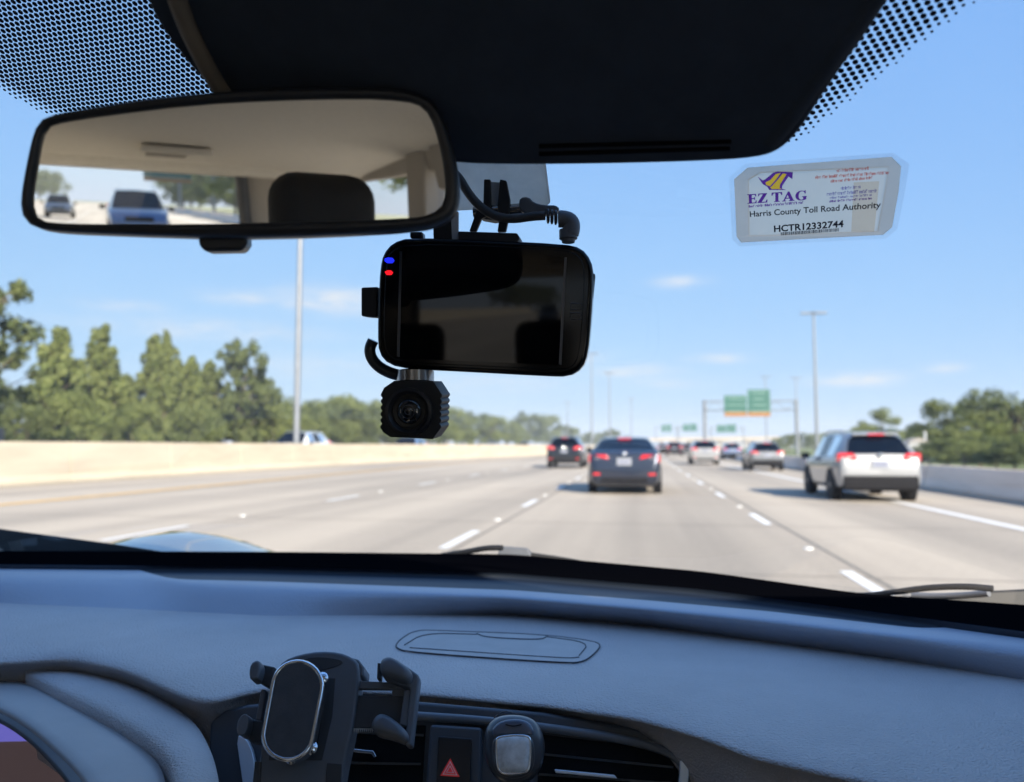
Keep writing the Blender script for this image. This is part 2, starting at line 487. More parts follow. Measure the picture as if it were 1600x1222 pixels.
def smooth_poly(pts, it=2, closed=True):
    """Chaikin corner cutting"""
    pts = [tuple(p) for p in pts]
    for _ in range(it):
        o = []
        n = len(pts)
        rng = range(n) if closed else range(n - 1)
        if not closed: o.append(pts[0])
        for i in rng:
            a, b = pts[i], pts[(i + 1) % n]
            o.append(tuple(x * .75 + y * .25 for x, y in zip(a, b)))
            o.append(tuple(x * .25 + y * .75 for x, y in zip(a, b)))
        if not closed: o.append(pts[-1])
        pts = o
    return pts
def slab(name, px, pl, th, m, parent, bevel=0.0, rnd=0, off=0.0, bseg=3, **kw):
    """outline traced at its own plane, with real thickness behind it"""
    if rnd: px = smooth_poly(px, rnd)
    fr = [pl.at(u, v, off) for u, v in px]
    bk = [p - pl.n * th for p in fr]
    n = (fr[1] - fr[0]).cross(fr[2] - fr[1])
    mb = MB(); mb.prism(fr, bk)
    o = mb.build(name, m, parent, bevel=bevel, bseg=bseg, **kw)
    fix_normals(o)
    return o
def fix_normals(o):
    bm = bmesh.new(); bm.from_mesh(o.data)
    bmesh.ops.recalc_face_normals(bm, faces=bm.faces)
    bm.to_mesh(o.data); bm.free()
def puff(name, px, pl, height, m, parent, rings=6, rnd=2, off=0.0, base=0.0, power=.5):
    """domed body on an outline: rings shrink to the middle while rising"""
    if rnd: px = smooth_poly(px, rnd)
    out_ = [pl.at(u, v, off) for u, v in px]
    c = sum(out_, Vector()) / len(out_)
    n = len(out_); vs = []; fs = []
    if base > 0:
        vs += [p - pl.n * base for p in out_]
    for k in range(rings):
        t = k / rings
        s_ = math.cos(t * math.pi / 2) ** power if k else 1.0
        h = height * math.sin(t * math.pi / 2)
        vs += [c + (p - c) * s_ + pl.n * h for p in out_]
    tot = len(vs) // n
    for i in range(tot - 1):
        for k in range(n):
            fs.append((i * n + k, i * n + (k + 1) % n, (i + 1) * n + (k + 1) % n, (i + 1) * n + k))
    fs.append(tuple((tot - 1) * n + k for k in range(n)))
    fs.append(tuple(range(n - 1, -1, -1)))
    o = part(name, vs, fs, m, parent, smooth=50)
    fix_normals(o)
    return o

def copy_tree(o, parent=None):
    c = o.copy()
    COL.objects.link(c)
    c.parent = parent
    WL[c.name] = WL.get(o.name, Vector())
    for ch in list(o.children):
        copy_tree(ch, c)
    return c

# ------------------------------------------------------------------ the setting: ground and road
def cx(y):
    if y < 35: return 0.0
    if y < 120: return .04 * (y - 35) ** 2 / 170
    return .04 * 42.5 + .04 * (y - 120)
def sstep(a, b, t):
    t = max(0, min(1, (t - a) / (b - a))); return t * t * (3 - 2 * t)
def bl(y):   # inner face of the median barrier
    return -18.6 + 4.8 * sstep(42, 115, y) + cx(y)
XR = 8.0
g = part('ground', [(-900, -500, -.06), (900, -500, -.06), (900, 1500, -.06), (-900, 1500, -.06)], [(0, 1, 2, 3)], 'grass_green')
g['kind'] = 'structure'
ys = [-320 + 10 * i for i in range(36)] + [35 + 5 * i for i in range(30)] + [190 + 40 * i for i in range(30)]
v = []; f = []
for y in ys: v += [(-40 + cx(y), y, 0), (XR + .6 + cx(y), y, 0)]
for i in range(len(ys) - 1): f.append((2 * i, 2 * i + 1, 2 * i + 3, 2 * i + 2))
road = part('road', v, f, 'concrete_road'); road['kind'] = 'structure'
def strip(name, m, xf, w, y0, y1, z=.004, step=5.0, parent=road):
    n = max(1, int((y1 - y0) / step)); vs = []; fs = []
    for i in range(n + 1):
        y = y0 + (y1 - y0) * i / n; x = xf(y)
        vs += [(x - w / 2, y, z), (x + w / 2, y, z)]
    for i in range(n): fs.append((2 * i, 2 * i + 1, 2 * i + 3, 2 * i + 2))
    return part(name, vs, fs, m, parent)
strip('edge_line', 'paint_yellow', lambda y: -12.9 + cx(y) + 1.2 * sstep(42, 115, y), .34, -300, 500)
strip('edge_line', 'paint_white', lambda y: 5.45 + cx(y), .16, -300, 500)
strip('edge_line', 'paint_white', lambda y: bl(y) - 16, .16, -300, 500)
LX = (-2.3, 1.93, -6.75)
for lx in LX:
    strip('joint_line', 'joint', lambda y, lx=lx: lx + .16 + cx(y), .045, -300, 400, z=.003)
for lx in (-16.2, 7.6):
    strip('joint_line', 'joint', lambda y, lx=lx: lx + cx(y), .03, -300, 60, z=.003)
tj = None
for k in range(-8, 40):
    if tj is None:
        tj = part('cross_joint', [(-18, -.018, 0), (8, -.018, 0), (8, .018, 0), (-18, .018, 0)], [(0, 1, 2, 3)], 'joint', road); o = tj
    else:
        o = bpy.data.objects.new('cross_joint', tj.data); COL.objects.link(o); o.parent = road
    o.location = (cx(k * 4.6), 3 + k * 4.6, .002)
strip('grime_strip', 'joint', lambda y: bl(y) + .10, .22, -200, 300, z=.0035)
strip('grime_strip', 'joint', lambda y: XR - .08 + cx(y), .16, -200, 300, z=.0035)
dash_px = {-2.3: 9.9, 1.93: 7.0, -6.75: 17.1}
dash_mesh = None
for lx in LX:
    y0 = dash_px[lx]
    for k in range(-16, 34):
        y = y0 + k * (6.4 if lx != -6.75 else 7.2)
        ln = 2.4
        if dash_mesh is None:
            o = part('lane_dash', [(-.058, -.95, 0), (.058, -.95, 0), (.058, .95, 0), (-.058, .95, 0)], [(0, 1, 2, 3)], 'paint_white', road)
            dash_mesh = o.data
        else:
            o = bpy.data.objects.new('lane_dash', dash_mesh); COL.objects.link(o); o.parent = road
        o.location = (lx + cx(y), y, .005)
        o.rotation_euler = (0, 0, -math.atan((cx(y + 1) - cx(y - 1)) / 2))
        if -2 < k < 8:
            for dy in (2.6,):
                q = bpy.data.objects.get('road_stud')
                if q is None:
                    q = MB().lathe((0, 0, 0), (0, 0, 1), [(.055, 0), (.05, .012), (.035, .018)], 12).build('road_stud', 'stud', road, smooth=40)
                    q.location = (lx + cx(y + dy), y + dy, 0)
                else:
                    q2 = bpy.data.objects.new('road_stud', q.data); COL.objects.link(q2); q2.parent = road
                    q2.location = (lx + cx(y + dy), y + dy, 0)
far_lanes = bl
for lane in (5.2, 8.9, 12.6):
    for k in range(12):
        y = 12 + k * 9.6
        o = bpy.data.objects.new('lane_dash', dash_mesh); COL.objects.link(o); o.parent = road
        o.location = (bl(y) - lane, y, .005)

# barriers: separate cast segments with open joints
def barrier(name, label, xf, side, h, wt, wb, y0, y1, seg, m, group=None):
    t = thing(name, label, 'barrier', (xf((max(y0, 0))), max(y0, 0), 0))
    y = y0
    rnd = random.Random(hash(seg) & 255)
    while y < y1:
        L = seg if y < 130 else seg * 4
        ya, yb = y + .03, y + L - .03
        vs = []; fs = []
        K = 2 if L <= seg else 4
        dz = rnd.uniform(-.006, .006)
        for i in range(K + 1):
            yy = ya + (yb - ya) * i / K; x = xf(yy)
            prof = [(0, 0), (0, .09), (side * (wb - wt) * .55 * .5, .28), (side * (wb - wt) * .5, h + dz), (side * ((wb - wt) * .5 + wt), h + dz), (side * (wb - (wb - wt) * .25), .28), (side * wb, .09), (side * wb, 0)]
            vs += [(x + px, yy, pz) for px, pz in prof]
        n = 8
        for i in range(K):
            for k in range(n - 1):
                fs.append((i * n + k, i * n + k + 1, (i + 1) * n + k + 1, (i + 1) * n + k))
        fs.append(tuple(range(n))); fs.append(tuple(range(K * n, (K + 1) * n)))
        o = part('barrier_segment', vs, fs, m, t)
        fix_normals(o)
        y += L
    return t
barrier('median_barrier', 'tall cream concrete median barrier, sunlit, left of the roadway', bl, -1, 1.34, .22, .62, -240, 460, 5.6, 'barrier')
barrier('roadside_barrier', 'low grey concrete barrier in shade along the right shoulder', lambda y: XR + cx(y), 1, .66, .2, .45, -240, 300, 6.0, 'barrier_grey')

# ------------------------------------------------------------------ trees
def leaf_cloud(rng, clumps, n, size, squash=1.0):
    vs = []; fs = []
    tot = sum(r ** 2 for _, r in clumps)
    for c, r in clumps:
        k = int(n * r * r / tot)
        for _ in range(k):
            d = Vector((rng.gauss(0, 1), rng.gauss(0, 1), rng.gauss(0, 1))).normalized()
            rr = r * (rng.random() ** .45)
            p = c + Vector((d.x * rr, d.y * rr, d.z * rr * squash))
            nrm = (d + Vector((rng.gauss(0, .55), rng.gauss(0, .55), rng.gauss(0.25, .55)))).normalized()
            a = nrm.orthogonal().normalized()
            a = Matrix.Rotation(rng.random() * 6.28, 3, nrm) @ a
            b = nrm.cross(a)
            s = size * rng.uniform(.6, 1.3)
            o = len(vs)
            vs += [p - a * s, p + b * s * .55, p + a * s, p - b * s * .55]
            fs.append((o, o + 1, o + 2, o + 3))
    return vs, fs
def make_tree(kind, h, seed, leaf, n=2600, w=None):
    rng = random.Random(seed)
    t = thing('tree', 'x', 'tree')
    mb = MB()
    lean = Vector((rng.uniform(-.03, .03), rng.uniform(-.03, .03), 0)) * h
    top = .92 if kind == 'spire' else .7
    axis = [Vector((0, 0, -.1)) + (lean + Vector((0, 0, h * top))) * (i / 7) + Vector((rng.uniform(-.03, .03), rng.uniform(-.03, .03), 0)) * (h * .12 if 0 < i else 0) for i in range(8)]
    mb.tube(axis, h * .016 + .05, 8, r_end=.02)
    clumps = []
    if kind == 'spire':
        w = w or h * .24
        nb = 62
        for i in range(nb):
            f_ = .12 + .83 * i / (nb - 1)
            reach = w * ((1 - f_) ** .8 * 1.15 + .03) * (1 if f_ > .3 else .6 + f_ * 1.3)
            an = i * 2.4 + rng.uniform(-.4, .4)
            rr = reach * rng.uniform(.3, 1.12)
            b0 = Vector((lean.x * f_, lean.y * f_, h * (f_ - .05)))
            c = Vector((lean.x * f_ + math.cos(an) * rr, lean.y * f_ + math.sin(an) * rr, h * (f_ + rng.uniform(-.02, .02)) + rr * .45))
            mb.tube([b0, (b0 + c) / 2 + Vector((0, 0, .1)), c], .05, 5, r_end=.012)
            clumps.append((c, h * rng.uniform(.028, .055) * (1.25 - .5 * f_)))
            if rng.random() < .35:
                c2 = b0.lerp(c, .45) + Vector((0, 0, h * .03)); clumps.append((c2, h * .042 * (1.2 - .5 * f_)))
        for i in range(3):
            clumps.append((Vector((lean.x, lean.y, h * (.90 + .04 * i))), h * (.026 - .006 * i)))
    elif kind == 'open':
        w = w or h * .42
        for i in range(60):
            f_ = .12 + .82 * rng.random()
            reach = w * (math.sin(math.pi * (f_ * .78 + .12)) ** .7)
            an = rng.random() * 6.28
            rr = reach * (rng.random() ** .5)
            b0 = Vector((0, 0, h * max(.12, f_ - .25))) + lean * f_
            c = Vector((math.cos(an) * rr, math.sin(an) * rr, h * f_)) + lean * f_
            mb.tube([b0, (b0 + c) / 2 + Vector((0, 0, .15)), c], .07, 5, r_end=.015)
            clumps.append((c, h * rng.uniform(.04, .08)))
            clumps.append((b0.lerp(c, .55), h * .045))
    else:
        w = w or h * .5
        for i in range(30):
            f_ = .22 + .70 * rng.random()
            reach = w * math.sqrt(max(.06, 1 - ((f_ - .5) / .5) ** 2)) * .85
            an = rng.random() * 6.28
            rr = reach * (rng.random() ** .45)
            c = Vector((math.cos(an) * rr, math.sin(an) * rr, h * f_ + rng.uniform(-.03, .03) * h)) + lean * f_
            b0 = Vector((0, 0, h * max(.1, f_ - .3))) + lean * f_
            if i % 2 == 0: mb.tube([b0, b0.lerp(c, .6)], .07, 5, r_end=.02)
            clumps.append((c, h * rng.uniform(.10, .17)))
    mb.build('trunk', 'bark', t, smooth=60)
    vs, fs = leaf_cloud(rng, clumps, n, h * .016 + .05, 1.5 if kind == 'spire' else 1.0)
    part('crown', vs, fs, leaf, t)
    return t
TMPL = {}
def tree_at(key, u, Y, top_v, label, group, seed=0, width=1.0, base_z=0.0, X=None):
    """a tree on the ground at depth Y under photo column u, as tall as row top_v says"""
    kind, leaf, n = {'spire': ('spire', 'leaf_light', 8000), 'spire2': ('spire', 'leaf_mid', 8000), 'open': ('open', 'leaf_dark', 8500), 'round': ('round', 'leaf_mid', 6000),
                     'round2': ('round', 'leaf_dark', 6000), 'round3': ('round', 'leaf_light', 6000)}[key[0]]
    kk = key
    p = on_y(u, 697, Y)
    h = (on_y(u, top_v, Y).z) - base_z
    if kk not in TMPL:
        t = make_tree(kind, 10.0, key[1] + 17 * len(TMPL), leaf, n)
        TMPL[kk] = t
    else:
        t = copy_tree(TMPL[kk])
    x = p.x if X is None else X
    t.location = (x, Y, base_z - .05)
    s = h / 10.0
    t.scale = (s * width, s * width, s)
    t.rotation_euler = (0, 0, (seed * 1.7) % 6.28)
    t['label'] = label
    if group: t['group'] = group
    return t
def Yat(u, X):
    d = ray(u, 697); return X * d.y / d.x
G1 = 'tall trees beyond the oncoming lanes'
tree_at(('open', 3), -72, Yat(-72, -36.5), 405, 'tall dark tree cut off by the left edge of the picture', G1, 1, .95)
tree_at(('spire', 1), 82, Yat(82, -50), 512, 'pointed light green tree, leftmost of the row behind the cream barrier', G1, 2, 1.05)
tree_at(('spire', 2), 146, Yat(146, -50), 508, 'slim tallest pointed tree, second in the row behind the cream barrier', G1, 3, .95)
tree_at(('spire2', 5), 232, Yat(232, -52), 522, 'darker pointed tree, third in the row behind the cream barrier', G1, 4, .9)
tree_at(('spire2', 6), 256, Yat(256, -48), 518, 'twin pointed tree close beside the third in the row', G1, 5, .8)
tree_at(('spire', 7), 296, Yat(296, -50), 556, 'shorter yellow green pointed tree before the broad dark tree', G1, 6, .9)
tree_at(('open', 8), 366, Yat(366, -50), 530, 'broad dark open crowned tree left of the light pole', G1, 7, .8)
tree_at(('spire2', 9), 190, Yat(190, -58), 585, 'low pointed tree behind the second and third in the row', G1, 8, 1.3)
tree_at(('round3', 1), 120, Yat(120, -44), 610, 'small bright bushy tree low in front of the pointed row', G1, 9, 1.0)
tree_at(('round2', 1), 15, Yat(15, -60), 590, 'dull brownish bushy tree behind the grey fence', G1, 10, 1.2)
tree_at(('round3', 1), 208, Yat(208, -45), 628, 'low bushy tree under the second pointed tree', G1, 11, 1.1)
tree_at(('round', 2), 300, Yat(300, -46), 622, 'low bushy tree under the shorter pointed tree', G1, 12, 1.2)
tree_at(('round3', 1), 425, Yat(425, -47), 622, 'bushy yellow green tree right beside the light pole foot', G1, 13, 1.0)
tree_at(('round', 2), 345, Yat(345, -58), 600, 'bushy tree filling in behind the broad dark tree', G1, 12.4, 1.2)
tree_at(('round2', 1), 40, Yat(40, -47), 622, 'dark bushy tree just right of the grey fence', G1, 13.4, 1.0)
tree_at(('spire', 1), 112, Yat(112, -54), 560, 'pointed tree in the gap between the first two of the row', G1, 14, 1.2)
tree_at(('spire2', 5), 60, Yat(60, -56), 575, 'pointed tree behind the leftmost of the row', G1, 15, 1.2)
tree_at(('spire', 2), 172, Yat(172, -54), 556, 'pointed tree just right of the slim tallest one', G1, 16, 1.2)
tree_at(('spire', 7), 272, Yat(272, -56), 560, 'pointed tree behind the twin pointed tree', G1, 17, 1.25)
tree_at(('spire2', 9), 325, Yat(325, -54), 565, 'pointed tree overlapping the left side of the broad dark tree', G1, 18, 1.2)
tree_at(('spire2', 6), 404, Yat(404, -52), 585, 'small pointed tree overlapping the right side of the broad dark tree', G1, 19, 1.2)
G2 = 'far tree line beyond the oncoming lanes'
rl = random.Random(5)
row = [(470, 612), (498, 622), (525, 618), (552, 612), (580, 624), (612, 618), (640, 626), (668, 632), (696, 636), (722, 642), (748, 640), (770, 650), (792, 652), (826, 641), (856, 648), (806, 660), (878, 660), (896, 668), (915, 672), (955, 668), (938, 676), (975, 678), (560, 640), (470, 645), (520, 648), (620, 650), (700, 655)]
for i, (u, tv) in enumerate(row):
    k = [('round', 2), ('round2', 1), ('round3', 1)][i % 3]
    Xx = -54 - rl.uniform(0, 8) if u < 790 else -60
    tree_at(k, u, min(Yat(u, Xx), 520), tv, 'low bushy tree in the long tree line between light pole and black car', G2, i * 1.3, 1.15)
G3 = 'trees right of the road'
tree_at(('round2', 21), 1560, 74, 600, 'largest dark round tree at the right edge of the picture', G3, 3, 1.15)
tree_at(('open', 22), 1590, 66, 622, 'open crowned tree in front, cut off by the right edge', G3, 4, 1.1)
tree_at(('round', 23), 1485, 80, 622, 'big round tree rising right of the white shed', G3, 5, 1.15)
tree_at(('round2', 21), 1448, 95, 655, 'low dark round tree directly behind the white shed', G3, 6, 1.2)
tree_at(('round3', 24), 1552, 58, 662, 'low bright bush like tree before the largest dark tree', G3, 7, 1.5)
tree_at(('round', 23), 1510, 64, 668, 'low bushy tree between the big round tree and the bright one', G3, 8, 1.5)
tree_at(('round3', 24), 1379, 140, 640, 'lone light round tree above the white car roof', G3, 9, 1.0)
tree_at(('round2', 21), 1660, 60, 630, 'dark tree just outside the right edge', G3, 9.5, 1.1)
for i, (u, tv, yy) in enumerate([(1452, 690, 52), (1480, 682, 50), (1506, 690, 47), (1530, 678, 50), (1556, 690, 45), (1584, 680, 46), (1608, 672, 44), (1465, 668, 66), (1530, 645, 72)]):
    tree_at([('round2', 21), ('round', 23), ('round3', 24)][i % 3], u, yy, tv, 'low leafy bush in the undergrowth along the right barrier', 'undergrowth bushes behind the right barrier', i * 1.9, 1.9)
G4 = 'far low trees behind the gantry'
for i, (u, tv) in enumerate([(1232, 678), (1252, 674), (1272, 678), (1296, 674), (1318, 672), (1340, 668), (1362, 664), (1400, 668), (1422, 672), (1215, 684), (1330, 680), (1432, 676)]):
    tree_at([('round', 23), ('round2', 21), ('round3', 24)][i % 3], u, 240 + (i % 4) * 15, tv, 'far low tree in the green strip behind the sign gantry', G4, i * 2.1, 1.5)
G5 = 'trees seen only in the mirror'
for i in range(16):
    k = [('round', 2), ('round2', 1), ('round3', 1), ('spire', 1)][i % 4]
    for sx in (1,):
        t = copy_tree(TMPL[k] if k in TMPL else list(TMPL.values())[0])
        hh = .75 + .4 * ((i * 7) % 5) / 5
        t.location = ((-54 if sx < 0 else 17 + (i % 3) * 4) + rl.uniform(-3, 3), -30 - i * 15 + rl.uniform(-4, 4), 0)
        t.scale = (hh * 1.2, hh * 1.2, hh)
        t['label'] = 'roadside tree behind the car, seen in the rear view mirror'
        t['group'] = G5

for i in range(5):
    t = copy_tree(TMPL[('round', 2)]); t.location = (-38 + i * 3.2, -345 - i * 22, 0); t.scale = (1.7, 1.7, 1.45)
    t['label'] = 'roadside tree behind the car, seen in the rear view mirror'; t['group'] = G5
# low fence beyond the oncoming lanes
t = thing('wood_fence', 'weathered grey fence beyond the oncoming lanes at far left', 'fence', (-41.5, 38, 0))
for i in range(17):
    y = 28 + i * 1.0
    MB().box((-41.5, y + .48, 1.2), (.05, .94, 2.4)).build('fence_panel', 'fence_grey', t, bevel=.01)
for i in range(18):
    MB().box((-41.42, 28 + i * 1.0 - .01, 1.18), (.1, .1, 2.36)).build('fence_post', 'fence_grey', t)

# ------------------------------------------------------------------ light poles, gantries, far things
def light_pole(u, Y, top_v, label, r=.16, X=None):
    p = on_y(u, 697, Y); h = on_y(u, top_v, Y).z
    x = p.x if X is None else X
    t = thing('light_pole', label, 'light pole', (x, Y, 0), 'tall highway light poles')
    MB().tube([(x, Y, -.05), (x, Y, h * .5), (x, Y, h)], r, 12, r_end=r * .55).build('pole', 'steel', t, smooth=60)
    MB().lathe((x, Y, -.05), (0, 0, 1), [(r * 2, 0), (r * 2, .25), (r * 1.3, .35)], 12).build('base', 'barrier_grey', t)
    mb = MB()
    mb.lathe((x, Y, h - .2), (0, 0, 1), [(.5, 0), (.5, .18), (.2, .3)], 14)
    mb.build('ring', 'steel_dark', t)
    for k in (-1, 1):
        for q in (1.5, .75):
            MB().box((x + k * q, Y, h - .12), (.75, .55, .26)).build('lamp_head', 'steel_dark', t, bevel=.04)
    return t
light_pole(463, 43, -80, 'nearest light pole, thick and grey, rising behind the mirror', .19)
light_pole(925, 205, 552, 'slim light pole just above the dark blue sedan', .26)
light_pole(953, 260, 582, 'light pole second to the right of the dash camera', .26)
light_pole(987, 400, 622, 'faint far light pole left of the far signs', .3)
light_pole(887, 380, 628, 'faint far light pole below the dash camera corner', .3)
light_pole(1277, 120, 488, 'tall light pole right of the sign gantry', .26)
light_pole(1198, 280, 588, 'far light pole rising behind the right green sign', .28)
light_pole(1246, 276, 590, 'far light pole behind the right gantry post', .28)

def sign_gantry(name, label, Y, posts, ztop, panels, zdepth, group=None):
    x0, x1 = posts
    t = thing(name, label, 'sign gantry', (x0, Y, 0), group)
    for x in posts:
        MB().tube([(x, Y, -.05), (x, Y, ztop)], .24, 12).build('post', 'steel', t, smooth=60)
    zt, zb = ztop - .15, ztop - .15 - zdepth
    for z in (zt, zb):
        for yy in (-.35, .35):
            MB().tube([(x0, Y + yy, z), (x1, Y + yy, z)], .07, 8).build('chord', 'steel', t, smooth=60)
    n = max(4, int((x1 - x0) / 1.3))
    for i in range(n):
        a = x0 + (x1 - x0) * i / n; b = x0 + (x1 - x0) * (i + 1) / n
        z0, z1 = (zb, zt) if i % 2 == 0 else (zt, zb)
        MB().tube([(a, Y - .35, z0), (b, Y - .35, z1)], .045, 6).build('brace', 'steel', t)
    for (xa, xb, za, zc, strip_h, face) in panels:
        yy = Y - .62 * face
        s = MB().box(((xa + xb) / 2, yy, (za + zc) / 2), (xb - xa, .06, zc - za)).build('sign_panel', 'sign_green', t, bevel=.02)
        bw = .06
        yf = yy - .034 * face
        for (c, d) in (((xa + xb) / 2, zc - .1), ((xa + xb) / 2, za + .1 + strip_h)):
            MB().box((c, yf, d), (xb - xa - .2, .012, bw)).build('border', 'sign_white', s)
        for c in (xa + .1, xb - .1):
            MB().box((c, yf, (za + zc + strip_h) / 2), (bw, .012, zc - za - .2 - strip_h)).build('border', 'sign_white', s)
        rr = random.Random(int(xa * 10))
        rows = max(2, int((zc - za - strip_h) / .75))
        for k in range(rows):
            z = zc - .5 - k * (zc - za - strip_h - .7) / max(1, rows - 1)
            wd = (xb - xa) * rr.uniform(.45, .72); c0 = (xa + xb) / 2 - wd / 2; x = c0
            mb = MB()
            while x < c0 + wd:
                lw = rr.uniform(.10, .17)
                mb.box((x + lw / 2, yf, z), (lw, .012, .24)); x += lw + .09
            mb.build('legend', 'sign_white', s, kind='stuff')
        if strip_h > 0:
            MB().box(((xa + xb) / 2, yf - .004 * face, za + strip_h / 2 + .02), (xb - xa - .04, .014, strip_h)).build('exit_strip', 'sign_orange', s)
    return t
Yg = 112
def gx(u, Y): return on_y(u, 697, Y).x
def gz(u, v, Y): return on_y(u, v, Y).z
sign_gantry('sign_gantry', 'overhead gantry with two green signs and orange bottom strips', Yg, (gx(1102, Yg), gx(1246, Yg)), gz(1180, 625, Yg),
            [(gx(1132, Yg), gx(1167, Yg), gz(1150, 651, Yg), gz(1150, 618, Yg), .55, 1), (gx(1168.5, Yg), gx(1204, Yg), gz(1186, 651, Yg), gz(1186, 609, Yg), .55, 1)], 1.3)
for (ua, ub, vb, vt, Y, lab) in [(1120, 1150, 676, 663, 330, 'far wide green sign gantry right of the near left gantry post'), (1067, 1089, 674, 662, 380, 'far green sign gantry left of the near gantry post'),
                                 (1034, 1049, 675, 663, 420, 'farthest small green sign gantry above the dark blue sedan')]:
    m_ = (ua + ub) / 2
    sign_gantry('sign_gantry', lab, Y, (gx(ua - 9, Y), gx(ub + 12, Y)), gz(m_, 666, Y),
                [(gx(ua, Y), gx(m_ - .5, Y), gz(m_, vb, Y), gz(m_, vt + 1, Y), .0, 1), (gx(m_ + .5, Y), gx(ub, Y), gz(m_, vb, Y), gz(m_, vt, Y), .0, 1)], 1.6)
# sign behind the car (seen in the mirror)
sign_gantry('sign_gantry', 'green sign on a gantry behind the car, seen in the mirror', -130, (9.2, 14.0), 7.4, [(4.3, 10.9, 4.3, 7.9, .5, -1)], 1.3)
# far bridge and buildings
t = thing('overpass', 'distant cream overpass wall crossing the road near the horizon', 'overpass', (20, 520, 0))
MB().add([(-10, 520, 4.0), (95, 560, 5.6), (95, 560, 8.0), (-10, 520, 6.4), (-10, 530, 4.0), (95, 570, 5.6), (95, 570, 8.0), (-10, 530, 6.4)], [(0, 1, 2, 3), (4, 7, 6, 5), (3, 2, 6, 7), (0, 4, 5, 1), (0, 3, 7, 4), (1, 5, 6, 2)]).build('wall', 'far_wall', t)
for i in range(6):
    MB().box((-5 + i * 19, 528 + i * 7, 2.2), (2.2, 2.2, 4.6)).build('pier', 'far_grey', t)
rb = random.Random(11)
for i in range(9):
    u = 1066 + i * 15 + rb.uniform(-4, 4); Y = 640 + rb.uniform(-30, 60)
    w = rb.uniform(5, 11); h = rb.uniform(4, 9)
    x = gx(u, Y)
    t = thing('warehouse', 'small pale warehouse on the horizon behind the far signs', 'building', (x, Y, 0), 'far buildings on the horizon')
    MB().box((x, Y, h / 2), (w, 8, h)).build('wall', ['far_grey', 'far_wall', 'house_white'][i % 3], t)
    MB().box((x, Y, h + .2), (w + .6, 8.6, .4)).build('roof', 'roof_grey', t)
    for k in range(3):
        MB().box((x - w / 3 + k * w / 3, Y - 4.05, h * .55), (w * .2, .1, h * .25)).build('window', 'car_glass_dark', t)
# white shed on the right verge
Y = 62; x = gx(1430, Y)
t = thing('shed', 'small pale shed with vent pipe behind the right barrier before the trees', 'shed', (x, Y, 0))
MB().box((x, Y, .75), (1.3, 1.4, 1.5)).build('wall', 'house_white', t, bevel=.02)
MB().prism([(x - .8, Y - .85, 1.5), (x + .8, Y - .85, 1.5), (x, Y - .85, 1.8)], [(x - .8, Y + .85, 1.5), (x + .8, Y + .85, 1.5), (x, Y + .85, 1.8)]).build('roof', 'roof_grey', t)
MB().box((x - .2, Y - .72, .65), (.5, .06, 1.2)).build('door', 'far_grey', t)
MB().box((x + .38, Y - .72, 1.0), (.35, .06, .35)).build('window', 'car_glass_dark', t)
MB().tube([(x + .7, Y, 0), (x + .7, Y, 2.3)], .09, 10).build('vent_pipe', 'house_white', t)

